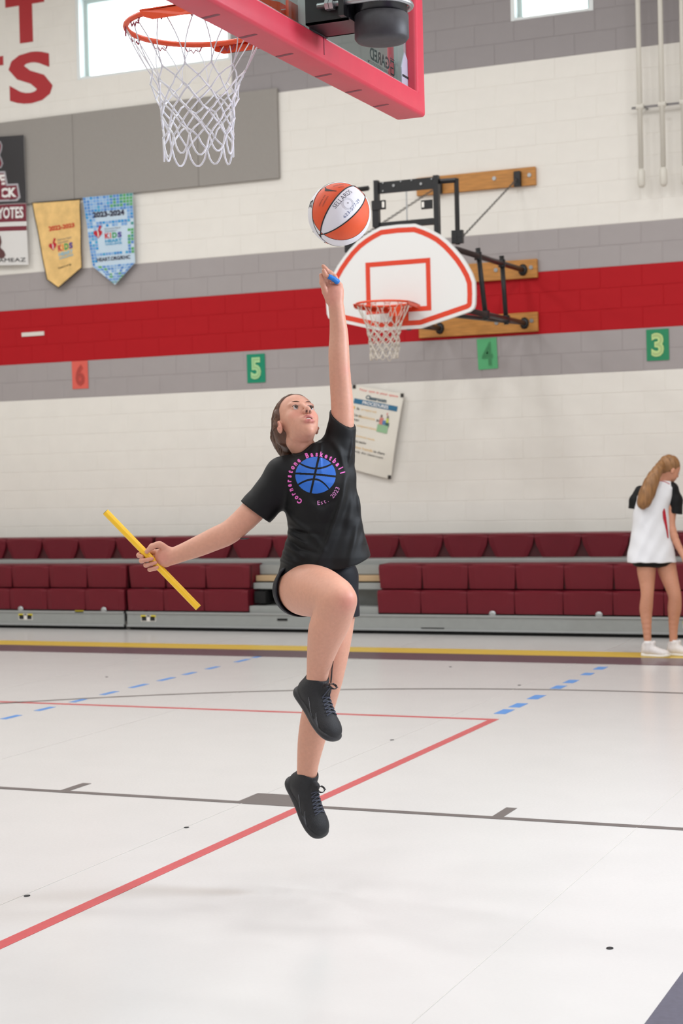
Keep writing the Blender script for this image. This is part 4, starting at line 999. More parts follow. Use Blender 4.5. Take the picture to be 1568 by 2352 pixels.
# ---- legs
hipR, kneeR, ankR = J(690, 1353, -.02), J(777, 1379, -.30), J(725, 1580, -.15)
hipL, kneeL, ankL = J(766, 1345, .03), J(752, 1548, -.05), J(703, 1800, .09)
legs = [([hipR, J(712, 1356, -.10), J(737, 1360, -.18), J(762, 1369, -.26), kneeR], [.083, .084, .077, .064, .057]),
        ([kneeR+CAMB(-.004, -.01, 0), J(765, 1415, -.27), J(751, 1447, -.245), J(739, 1494, -.21), J(731, 1533, -.18), ankR, J(723, 1592, -.15)], [.056, .056, .0565, .0435, .033, .029, .024]),
        ([hipL, J(764, 1410, 0), J(762, 1480, -.04), kneeL], [.074, .073, .059, .052]),
        ([kneeL, J(741, 1590, -.03), J(727, 1645, .01), J(715, 1700, .045), J(707, 1752, .07), ankL, J(701, 1812, .09)], [.050, .049, .049, .0425, .033, .028, .023])]
pts = np.array([p for l in legs for p in l[0]])
vl = Vol(pts.min(0)-.11, pts.max(0)+.11, .0042)
for P, R in legs:
    a, b = spline(P, R, 3); vl.chain(a, b, .02)
vl.ell(kneeR+CAMB(.016, .006, .03), (.036, .036, .034), None, .03)   # kneecap
vl.ell(J(730, 1325, .04), (.105, .08, .09), None, .03)
# ---- arms
armR = [J(645, 1088, .0), J(612, 1135, 0), J(578, 1176, 0), J(530, 1220, -.01), J(495, 1237, -.012), J(455, 1255, -.01), J(420, 1269, -.005), J(394, 1279, 0)]
armRr = [.036, .041, .0415, .0385, .037, .033, .0275, .0245]
armL = [J(782, 1050, .01), J(786, 990, .0), J(786, 940, 0), J(783, 895, 0), J(780, 855, -.005), J(778, 812, -.005), J(778, 768, 0), J(775, 732, 0), J(772, 704, 0)]
armLr = [.036, .037, .0365, .035, .0335, .0335, .0295, .0245, .0235]
handL = dict(index=([J(752, 655, 0), J(750, 641, -.02), J(746, 629, -.034), J(743, 621, -.04)], [.0095, .0085, .0075, .0065]),
    middle=([J(763, 652, .006), J(758, 633, -.004), J(748, 619, -.01), J(742, 611, -.014)], [.0095, .0085, .0075, .0065]),
    ring=([J(773, 652, .006), J(769, 637, .0), J(759, 627, -.004), J(752, 621, -.008)], [.009, .008, .007, .0062]),
    little=([J(781, 655, .0), J(773, 646, -.022), J(761, 638, -.034), J(748, 632, -.042)], [.0085, .0078, .0068, .006]),
    thumb=([J(757, 690, -.004), J(747, 670, -.014), J(741, 649, -.02), J(737, 632, -.022)], [.014, .0115, .0092, .0072]))
handR = dict(index=([J(362, 1268, .012), J(335, 1268, .020), J(319, 1275, .008), J(326, 1278, -.006)], [.0098, .0086, .0078, .007]),
    middle=([J(364, 1277, .014), J(342, 1282, .020), J(325, 1288, -.002), J(349, 1283.5, -.0235)], [.0098, .0086, .0078, .0066]),
    ring=([J(368, 1287, .014), J(350, 1294, .020), J(335, 1298, -.002), J(357, 1292.5, -.0235)], [.0095, .0083, .0075, .0064]),
    little=([J(373, 1297, .012), J(362, 1304, .019), J(344, 1308, .0), J(361, 1303, -.0225)], [.009, .0078, .007, .006]),
    thumb=([J(384, 1264, -.006), J(366, 1251, -.014), J(349, 1256, -.021), J(337, 1267, -.0235)], [.0145, .0115, .0092, .0078]))
def hand(vol, wrist, fingers, palm_pts, wr=.018):
    for c_, r_ in palm_pts: vol.ell(c_, (r_,)*3, None, .016)
    for nm, (P, R) in fingers.items():
        vol.cone(wrist*(.45 if nm != 'thumb' else .3)+P[0]*(.55 if nm != 'thumb' else .7), P[0], .0125, R[0], .010)
        a, b = spline(P, R, 3); vol.chain(a, b, .0022)
        for q in P[1:3]: vol.ell(q, (R[1]*1.06,)*3, None, .004)
pts = np.array(armR+[p for f_ in handR.values() for p in f_[0]])
va = Vol(pts.min(0)-.055, pts.max(0)+.055, .0021)
a, b = spline(armR, armRr, 3); va.chain(a, b, .012)
va.cone(armR[-1], J(371, 1278, .004), .0245, .022, .014); hand(va, armR[-1], handR, [(J(378, 1270, .0), .021), (J(372, 1286, .004), .020), (J(381, 1292, -.002), .015)])
pts = np.array(armL+[p for f_ in handL.values() for p in f_[0]])
vb = Vol(pts.min(0)-.055, pts.max(0)+.055, .0021)
a, b = spline(armL, armLr, 3); vb.chain(a, b, .012)
vb.cone(armL[-1], J(767, 672, .0), .0225, .024, .014); hand(vb, armL[-1], handL, [(J(759, 668, .002), .021), (J(775, 668, .002), .021), (J(775, 684, 0), .019), (J(760, 684, -.004), .018)])
vb.ell(J(791, 862, .01), (.012, .016, .012), None, .02)
# ---- torso core (hidden by the shirt)
vt = Vol(J(725, 1200)-.32, J(725, 1200)+.32, .008)
vt.chain([J(728, 1320, .03), J(735, 1220, .02), J(738, 1130, .02), J(728, 1075, .02)], [.105, .095, .098, .06], .05)
vt.cone(J(655, 1090, .01), J(775, 1050, .01), .045, .045, .03)
# ---- head and neck
PH, PS = math.radians(42), math.radians(25)
hz = CAMB(math.cos(PH)*math.sin(PS), math.sin(PH), math.cos(PH)*math.cos(PS))
hy = CAMB(-math.sin(PH)*math.sin(PS), math.cos(PH), -math.sin(PH)*math.cos(PS)); hx = CAMB(math.cos(PS), 0, -math.sin(PS))
hM = np.array([hx, hy, hz]); HS = .93
HO = J(697, 934, -.06)-HS*(.012*hy+.088*hz)
H = lambda x, y, z: HO+HS*(x*hx+y*hy+z*hz)
vh = Vol(HO-.165, HO+.165, .0017)
def he(c, r, k=.012, mode=1): vh.ell(H(*c), tuple(HS*q for q in r), hM, k, mode)
he((0, .045, -.015), (.072, .082, .090), .03); he((0, .052, .040), (.056, .048, .044), .03); he((0, -.005, .034), (.058, .070, .052), .03)
he((0, -.052, .026), (.046, .042, .050), .025); he((0, -.086, .060), (.019, .017, .018), .028)
for sx in (-1, 1):
    he((sx*.038, -.014, .054), (.021, .020, .020), .022); he((sx*.025, -.048, .052), (.016, .020, .018), .025)
    he((sx*.031, .031, .077), (.018, .006, .008), .014)
    he((sx*.031, .012, .094), (.0155, .0095, .012), .012, -1)
    he((sx*.031, .012, .0755), (.0145, .0125, .0135), .004)
    he((sx*.031, .0152, .0935), (.0128, .0042, .010), .0018, -1)
    he((sx*.074, -.006, -.006), (.008, .029, .018), .008); he((sx*.083, -.002, -.002), (.006, .018, .010), .004, -1); he((sx*.080, -.016, .004), (.004, .006, .004), .004)
    he((sx*.012, -.0255, .099), (.0078, .0070, .0085), .005)
vh.cone(H(0, .018, .086), H(0, -.020, .108), .0062, .0088, .009)
he((0, -.0215, .1095), (.0085, .0075, .0075), .006); he((0, -.0300, .1035), (.0034, .0060, .0065), .005)
for sx in (-1, 1): he((sx*.0066, -.0305, .1070), (.0030, .0026, .0036), .0016, -1)
he((0, -.050, .083), (.026, .020, .012), .012)
P = [H(-.0235, -.0555, .082), H(-.012, -.0490, .0915), H(-.004, -.0470, .0950), H(0, -.0480, .0950), H(.004, -.0470, .0950), H(.012, -.0490, .0915), H(.0235, -.0555, .082)]
vh.chain(P, [.003, .0045, .005, .005, .005, .0045, .003], .004)
P = [H(-.0235, -.0565, .082), H(-.013, -.0640, .0895), H(0, -.0665, .0920), H(.013, -.0640, .0895), H(.0235, -.0565, .082)]
vh.chain(P, [.003, .0052, .0062, .0052, .003], .004)
he((0, -.0565, .0945), (.0145, .0042, .012), .002, -1)
vh.cone(H(0, -.040, -.036), J(704, 1040, .015), .044, .045, .014)
vh.cone(H(-.03, -.06, .0), J(699, 1038, -.02), .012, .010, .018); vh.cone(H(.03, -.06, .0), J(712, 1036, -.02), .012, .010, .018)
def bodycol(V):
    c = np.tile(BASE, (len(V), 1))
    c = patch(V, c, kneeR+CAMB(.03, .0, .05), .035, PINK, .55); c = patch(V, c, J(792, 850, -.02), .02, PINK, .5)
    for q in (J(770, 665, -.02), J(760, 690, -.02), J(375, 1280, -.02), J(350, 1285, -.02)): c = patch(V, c, q, .03, PINK, .35)
    Q = (V-HO)@hM.T/HS; near = (np.abs(Q) < .15).all(1)
    def pe(c, ctr, rad, tgt, amt):
        d = (((Q-ctr)/rad)**2).sum(1); w_ = (amt*np.exp(-d**2)*near)[:, None]; return c*(1-w_)+np.array(srgb(tgt))*w_
    for sx in (-1, 1):
        c = pe(c, (sx*.036, -.02, .075), (.026, .022, .04), (222, 146, 130), .4); c = pe(c, (sx*.0062, -.0305, .105), (.0042, .004, .007), (70, 30, 26), .95)
        c = pe(c, (sx*.031, .0200, .088), (.017, .0030, .02), (120, 76, 66), .6); c = pe(c, (sx*.08, -.005, 0), (.01, .03, .02), (216, 130, 118), .4)
    c = pe(c, (0, -.0475, .092), (.024, .0065, .02), (182, 92, 96), .85); c = pe(c, (0, -.066, .09), (.021, .0075, .02), (188, 98, 100), .85)
    c = pe(c, (0, -.0565, .086), (.016, .0045, .009), (70, 24, 28), .95)
    return c
vol_obj('body', [vl, va, vb, vt, vh], SKIN, pl, 2, bodycol)
# eyes, brows, teeth
for sx in (-1, 1):
    ec = H(sx*.031, .0118, .0765); e = MB().ball(ec, .0122, 24).build('eyeball', mat('eye white', (196, 186, 184), .2), pl, smooth=True)
    g = unit(.10*hx-.10*hy+.98*hz); gx = unit(np.cross(hy, g)); gy = np.cross(g, gx)
    for r0, col, nm, rr in ((.0074, (58, 38, 28), 'iris', .01235), (.0028, (10, 8, 8), 'pupil', .0125)):
        mb = MB(); rows = []
        for i in range(5):
            a = math.asin(r0/.0122)*i/4; rows.append([ec+rr*(math.cos(a)*g+math.sin(a)*(math.cos(t)*gx+math.sin(t)*gy)) for t in np.linspace(0, 2*math.pi, 17)])
        mb.grid(rows); mb.build(nm, mat(nm, col, .1), e, smooth=True)
    BR = mat('brown hair strands', (62, 42, 34), .6)
    P_, R_ = spline([H(sx*x, y, z) for x, y, z in ((.013, .0320, .0935), (.022, .0360, .0920), (.034, .0390, .0865), (.045, .0375, .0770), (.053, .0330, .067))], [.0009, .0017, .0017, .0012, .0004], 5)
    MB().tube(P_, R_, 6).build('eyebrow', mat('eyebrow hair', (84, 58, 46), .7), pl, smooth=True)
    MB().tube([H(sx*.031+.0125*math.cos(t), .0135+.0058*math.sin(t), .0765+.0125*math.sqrt(max(0, 1-.75*math.cos(t)**2))+.0005) for t in np.linspace(.12, math.pi-.12, 11)], .0009, 5).build('eyelashes', INK, pl)
MB().tube([H(x, -.0535, .0905-x*x*22) for x in np.linspace(-.0105, .0105, 9)], .0022, 6).build('teeth', mat('tooth white', (232, 226, 216), .3), pl, smooth=True)
# ---- hair
HAIR = mat('brown hair', (88, 58, 42), .42, noise=.3, nscale=60, bump=.8, bscale=160, stretch=((1, .18, .6), (.5, .2, 0)))
vr = Vol(HO-.2, HO+.18, .0026)
vr.ell(H(0, .046, -.020), (HS*.0785, HS*.0885, HS*.096), hM, .02); vr.ell(H(0, .0, -.055), (HS*.066, HS*.06, HS*.055), hM, .03)
vr.ell(H(0, .066, .03), (HS*.060, HS*.043, HS*.050), hM, .03)
def hairmask(X, Y, Z):
    x, y, z = X-HO[0], Y-HO[1], Z-HO[2]; q = [(hM[i, 0]*x+hM[i, 1]*y+hM[i, 2]*z)/HS for i in range(3)]
    lim = np.where(q[1] > .085, .050+(q[1]-.085)*.9, np.where(q[1] > .02, .000+(q[1]-.02)*.77, -.004+(q[1]-.02)*.45))+.012*np.cos(q[0]*26)
    return q[2]-lim
sl, X = vr.reg(vr.lo, vr.lo+vr.h*vr.n); m_ = hairmask(*X); D = vr.D; hh = np.clip(.5+.5*(m_-D)/.010, 0, 1); vr.D = (D*(1-hh)+m_*hh+.010*hh*(1-hh)).astype(np.float32)
tail, tr_ = spline([H(0, .0, -.10), J(647, 998, .07), J(655, 1025, .075), J(666, 1044, .07), J(676, 1062, .07)], [.034, .032, .026, .02, .012], 4)
vr.chain(tail, tr_, .02)
vr.chain([H(-.066, .045, .005), H(-.070, .01, -.025), H(-.055, -.02, -.06)], [.014, .013, .016], .02)
vr.disp(lambda X, Y, Z: .0012*np.sin(160*X+40*Z)*np.sin(120*Z+60*Y))
vol_obj('hair', [vr], HAIR, pl, 2)
mb = MB()
for k in range(7): 
    a = J(640+3*k, 975+8*k, .05); mb.tube([a, a+CAMB(-.02-.004*k, -.012, 0), a+CAMB(-.03-.002*k, -.035+.004*k, 0)], .0004, 3)
mb.build('loose_hairs', BR, pl)['kind'] = 'stuff'
BH = None
def hair_strands(hobj, HOc, M_, sc_, starts, gather, n, r_, mats_, parent, name='hair_strands'):
    me = hobj.data; off = origin_of(hobj); co = np.empty(len(me.vertices)*3); me.vertices.foreach_get('co', co); co = co.reshape(-1, 3)+off
    bv_ = BVHTree.FromPolygons([tuple(c) for c in co], [tuple(p.vertices) for p in me.polygons])
    mb = MB(); gth = unit(gather)
    for k in range(n):
        st = unit(starts(k/(n-1))+rng.normal(0, .012, 3)); P_ = []
        for t in np.linspace(0, 1, 12):
            d = unit(st*(1-t)+gth*t+A3((0, .10*math.sin(math.pi*t), 0))); dw = d@M_
            h = bv_.ray_cast(Vector(HOc+dw*.3), Vector(-dw), .35)
            if h[0] is not None and np.linalg.norm(A3(h[0])-HOc) > .04: P_.append(A3(h[0])+dw*(r_*.2))
        if len(P_) > 5: mb.tube(P_, [r_*(.4+.6*math.sin(math.pi*(i+.5)/len(P_))) for i in range(len(P_))], 4, mi=int(rng.integers(0, len(mats_))))
    o = mb.build(name, mats_, parent, smooth=True); o['kind'] = 'stuff'; return o
HMS = [mat('dark hair strand', (62, 40, 30), .35), mat('mid hair strand', (98, 66, 46), .35), mat('light hair strand', (126, 90, 64), .35)]
hs_ = [o for o in pl.children if o.name.startswith('hair')][0]
hair_strands(hs_, HO, hM, HS, lambda t: A3((math.cos(math.pi*t)*-.075, -.01+.125*math.sin(math.pi*t), .012+.035*math.sin(math.pi*t))), (0, -.02, -.11), 190, .0011, HMS, pl)
# ---- shirt
SJ = J(735, 1200)
def uvw(X, Y, Z):
    x, y, z = X-SJ[0], Y-SJ[1], Z-SJ[2]
    return (rt[0]*x+rt[1]*y+rt[2]*z), (up[0]*x+up[1]*y+up[2]*z), -(fw[0]*x+fw[1]*y+fw[2]*z)
KP = FPX/DB
tab = np.array([(1018, 700, 745, .050), (1030, 690, 770, .064), (1040, 679, 790, .074), (1047, 668, 803, .080), (1053, 662, 807, .084), (1060, 657, 811, .088), (1080, 650, 814, .10), (1110, 649, 817, .113), (1160, 652, 823, .115), (1200, 660, 829, .108), (1230, 660, 836, .108), (1260, 652, 846, .116), (1280, 643, 853, .122), (1345, 630, 862, .125)], float)
tv = -(tab[::-1, 0]-1200)/KP; tl_ = (tab[::-1, 1]-735)/KP; tr2 = (tab[::-1, 2]-735)/KP; tb = tab[::-1, 3]
folds = [([(794, 1095), (788, 1140), (774, 1182), (754, 1236), (731, 1286)], 7, .010), ([(812, 1003), (806, 1040), (800, 1070)], 4, .004), ([(800, 1110), (796, 1160), (785, 1215), (762, 1288)], 9, -.0045),
         ([(816, 1060), (824, 1120), (828, 1180), (838, 1240)], 8, .006), ([(768, 1019), (781, 1040), (790, 1075)], 7, .006), ([(661, 1223), (680, 1236), (704, 1248)], 4, .005), ([(656, 1247), (675, 1262), (696, 1278)], 4, .005),
         ([(646, 1262), (664, 1280), (680, 1290)], 4, .004), ([(660, 1212), (690, 1222), (730, 1226)], 4, -.005), ([(650, 1166), (676, 1196), (720, 1230), (745, 1262)], 6, .004), ([(738, 1018), (736, 1050), (738, 1085)], 3, .004),
         ([(822, 1200), (812, 1245), (800, 1290)], 7, .005), ([(840, 1245), (838, 1262)], 8, -.003), ([(700, 1120), (740, 1160), (770, 1150)], 9, -.003), ([(642, 1285), (670, 1296)], 4, .004), ([(660, 1235), (690, 1258), (730, 1270)], 4, -.004)]
def fold_disp(U, V):
    out = 0
    for pts_, wd, amp in folds:
        P_ = np.array([((x-735)/KP, -(y-1200)/KP) for x, y in pts_]); best = None; n_ = len(P_)-1
        for i in range(n_):
            a, b = P_[i], P_[i+1]; ab = b-a; t = np.clip(((U-a[0])*ab[0]+(V-a[1])*ab[1])/(ab@ab), 0, 1); d = np.sqrt((U-a[0]-t*ab[0])**2+(V-a[1]-t*ab[1])**2)
            env = np.sin(np.pi*np.clip((i+t+.35)/(n_+.7), 0, 1)); val = amp*env*np.exp(-(d/(wd/KP))**2)
            best = val if best is None else np.where(np.abs(val) > np.abs(best), val, best)
        out = out+best*1.5
    return out
def torso_fn(X, Y, Z):
    U, V, W = uvw(X, Y, Z); xl = np.interp(V, tv, tl_); xr = np.interp(V, tv, tr2); b = np.interp(V, tv, tb)
    a = (xr-xl)/2; c = (xr+xl)/2; r = (np.abs((U-c)/a)**2.3+np.abs((W+.01)/b)**2.3)**(1/2.3)
    d = (r-1)*np.minimum(a, b)*.95
    return np.maximum(d, V-(1200-1020)/KP)
vs_ = Vol(SJ-A3((.34, .34, .27)), SJ+A3((.34, .34, .44)), .0034)
vs_.op(torso_fn, SJ-.27, SJ+.27, .01, 1)
vs_.cone(J(704, 1064, .02), J(650, 1088, .01), .036, .055, .03); vs_.cone(J(650, 1088, .005), J(588, 1168, 0), .058, .054, .03); vs_.cone(J(588, 1168, 0), J(560, 1204, 0), .054, .055, .02)
vs_.cone(J(650, 1110, .01), J(598, 1176, 0), .05, .046, .03)
vs_.cone(J(716, 1062, .02), J(772, 1030, .01), .036, .056, .03); vs_.cone(J(777, 1036, .005), J(784, 985, 0), .058, .046, .03); vs_.cone(J(784, 985, 0), J(787, 925, 0), .046, .044, .02)
def shirt_disp(X, Y, Z):
    U, V, W = uvw(X, Y, Z); f_ = np.clip(.5+W*14, 0, 1)
    n_ = .0016*np.sin(38*U+22*V+3*np.sin(17*V))*np.sin(29*V-13*U)+.0012*np.sin(70*U-40*V+20*W)
    hemw = np.clip((-.09-V)/.06, 0, 1)*.004*np.sin(55*U+18*W)
    return -(f_*fold_disp(U, V)+n_+hemw)
vs_.disp(shirt_disp)
outer = vs_.D.copy()
shell = np.maximum(outer, -(outer+.0105))
# openings
sl, X = vs_.reg(vs_.lo, vs_.lo+vs_.h*vs_.n); U, V, W = uvw(*X)
hx_ = np.array([632, 690, 746, 776, 820, 854]); hyv = np.array([1338, 1300, 1299, 1300, 1290, 1276])
vhem = np.interp(U, (hx_-735)/KP, -(hyv-1200)/KP)+.012*np.clip(-W*8, -1, 1)
shell = np.maximum(shell, vhem-V)
def pcut(p, n, S_, lim=None):
    n = unit(n); d = (X[0]-p[0])*n[0]+(X[1]-p[1])*n[1]+(X[2]-p[2])*n[2]
    return d
dR = pcut(J(583, 1174), unit(J(583, 1174)-J(640, 1098)), None); regR = (U < (640-735)/KP) & (V > -(1235-1200)/KP)
shell = np.where(regR, np.maximum(shell, dR), shell)
dL = pcut(J(787, 962, 0), CAMB(.48, .82, .42), None); regL = V > (1200-1040)/KP
shell = np.where(regL & (U > (744-735)/KP), np.maximum(shell, dL), shell)
# neck hole
na, nb_ = J(705, 1050, .0), J(698, 985, .0); ab = nb_-na; t = ((X[0]-na[0])*ab[0]+(X[1]-na[1])*ab[1]+(X[2]-na[2])*ab[2])/(ab@ab)
dn = .006+np.sqrt((X[0]-na[0]-t*ab[0])**2+(X[1]-na[1]-t*ab[1])**2+(X[2]-na[2]-t*ab[2])**2)-.052
shell = np.maximum(shell, -np.maximum(dn, (.10-t)*.09))
vs_.D = shell.astype(np.float32)
SHIRT = mat('black cotton jersey', (8, 9, 12), .55, bump=.25, bscale=900, spec=.28)
shirt = vol_obj('shirt', [vs_], SHIRT, pl, 5)
# collar rib
ca = unit(ab); cu = unit(np.cross(ca, fw)); cv = np.cross(ca, cu)
loop = []
for th in np.linspace(0, 2*math.pi, 61)[:-1]:
    best = 0
    for t in np.linspace(-.4, 1.1, 80):
        q = na+ab*t+.0495*(math.cos(th)*cu+math.sin(th)*cv); i_ = np.round((q-vs_.lo)/vs_.h).astype(int)
        if (i_ >= 0).all() and (i_ < vs_.n).all() and outer[tuple(i_)] < 0: best = t
    loop.append(best)
loop = np.array(loop)
for _ in range(8): loop = (np.roll(loop, 1)+loop*2+np.roll(loop, -1))/4
CL = [na+ab*t+.0485*(math.cos(th)*cu+math.sin(th)*cv) for t, th in zip(loop, np.linspace(0, 2*math.pi, 61)[:-1])]
mb = MB(); rows = [[p+ca*h_+unit(p-na-ca*((p-na)@ca))*w_ for p in CL+CL[:1]] for h_, w_ in ((-.014, .008), (-.008, .0075), (.0, .0045), (.004, .001), (.002, -.002), (-.008, .0))]
mb.grid(rows); mb.build('collar', SHIRT, pl, smooth=True)
# ---- shorts
vp = Vol(J(728, 1340)-.24, J(728, 1340)+.24, .0036)
vp.ell(J(730, 1318, .04), (.128, .105, .105), None, .03); vp.cone(J(767, 1330, .03), J(770, 1430, .0), .087, .087, .03)
vp.disp(lambda X, Y, Z: .0018*np.sin(60*X+30*Z)*np.sin(25*Z))
o_ = vp.D.copy(); sh = np.maximum(o_, -(o_+.008)); sl, X = vp.reg(vp.lo, vp.lo+vp.h*vp.n); hp_ = J(771, 1416, 0)
sh = np.maximum(sh, (hp_[2]-X[2])+.0*X[0]+.0*X[1]); vp.D = sh.astype(np.float32)
vq = Vol(J(690, 1345)-.2, J(690, 1345)+.2, .0036)
tdir = unit(J(737, 1360, -.18)-hipR); vq.cone(J(697, 1346, .08), J(691, 1353, -.03), .097, .0945, .03); vq.cone(J(691, 1353, -.03), J(700, 1355, -.12), .0945, .092, .02)
vq.disp(lambda X, Y, Z: .0014*np.sin(70*X+30*Z))
o_ = vq.D.copy(); sh = np.maximum(o_, -(o_+.006)); sl, X = vq.reg(vq.lo, vq.lo+vq.h*vq.n); p_ = J(690, 1353, -.045)
sh = np.maximum(sh, (X[0]-p_[0])*tdir[0]+(X[1]-p_[1])*tdir[1]+(X[2]-p_[2])*tdir[2]); vq.D = sh.astype(np.float32)
vol_obj('shorts', [vp, vq], mat('navy black shorts fabric', (9, 12, 24), .6, bump=.2, bscale=900, spec=.28), pl, 2)
MB().tube([J(748, 1304, -.16), J(751, 1312, -.175), J(752, 1319, -.18)], .0022, 5).build('drawstring', mat('grey cord', (150, 156, 172), .7), pl)
# ---- print on the shirt
def bvh_of(o):
    me = o.data; off = origin_of(o); n = len(me.vertices); co = np.empty(n*3); me.vertices.foreach_get('co', co); co = co.reshape(-1, 3)+off
    return BVHTree.FromPolygons([tuple(c) for c in co], [tuple(p.vertices) for p in me.polygons])
BV = bvh_of(shirt)
def on_shirt(x, y, off=.0012):
    r = ray(x, y); r = r/np.linalg.norm(r); h = BV.ray_cast(Vector(CP), Vector(r), 9)
    if h[0] is None: return PX(x, y, DB-.12)
    return A3(h[0])-r*off
PBLUE = mat('blue screen print', (34, 104, 200), .45); PPINK = mat('pink screen print', (226, 104, 192), .5); PPINK2 = mat('pale pink print', (214, 140, 200), .5)
bx, by, brx, bry = 724.5, 1091.5, 46.5, 42.0
mb = MB(); G = 150; vid = {}
def bq(i, j): return (-1+2*i/G, -1+2*j/G)
def blk(x, y):
    if x*x+y*y > 1: return True
    s1 = x-(-.045-.205*y); s2 = y-(-.04+.085*x+.03*x*x)
    w1 = .055
    if abs(s1) < w1 or abs(s2) < w1: return True
    if abs(y-(-.37-.42*(x-.03)**2)) < .052: return True
    if abs(y-(.22+(.46 if x < -.1 else 1.05)*(x+.05)**2)) < .055: return True
    return False
cells = [(i, j) for i in range(G) for j in range(G) if not blk(-1+2*(i+.5)/G, -1+2*(j+.5)/G)]
for i, j in cells:
    for q in ((i, j), (i+1, j), (i+1, j+1), (i, j+1)):
        if q not in vid:
            x, y = bq(*q); vid[q] = len(mb.v); mb.v.append(tuple(on_shirt(bx+x*brx, by+y*bry)))
    mb.f.append((vid[i, j], vid[i, j+1], vid[i+1, j+1], vid[i+1, j])); mb.mi.append(0)
mb.build('ball_print', PBLUE, shirt, fixn=False)
def arc_letters(s, cx, cy, rx, ry, a0, a1, size, outward, m, bold, nm):
    n = len(s)
    for k, ch in enumerate(s):
        if ch == ' ': continue
        a = math.radians(a0+(a1-a0)*k/(n-1)); px_, py_ = cx+rx*math.cos(a), cy-ry*math.sin(a)
        ux, uy = math.cos(a), -math.sin(a)   # outward in pixels
        if not outward: ux, uy = -ux, -uy
        rx_, ry_ = -uy, ux
        v, f = text2d(ch, 1.0, bold); 
        if not len(v): continue
        v = v*A3((.82, 1.0)) if outward else v
        c_ = (v[:, 0].min()+v[:, 0].max())/2; mb = MB()
        mb.add([on_shirt(px_+((x-c_)*rx_+y*ux)*size, py_+((x-c_)*ry_+y*uy)*size, .0016) for x, y in v], f); mb.build(nm, m, shirt, fixn=False)
arc_letters('Cornerstone Basketball', 726, 1103, 58, 55, 233, 17, 15.5, True, PPINK, .05, 'lettering')
arc_letters('Est. 2023', 726, 1103, 57, 57, -84, -21, 14, False, PPINK2, .0, 'lettering')
# ---- blue tape on the finger
P_, R_ = spline(handL['little'][0], [.0105, .0100, .0092, .0085], 5); P_, R_ = P_[4:14], [r+.0008*math.sin(i*2.1) for i, r in enumerate(R_[4:14])]
MB().tube(P_, R_, 14).build('finger_tape', mat('blue cohesive tape', (24, 120, 206), .5, noise=.15, nscale=200, bump=.6, bscale=500), pl, smooth=True)
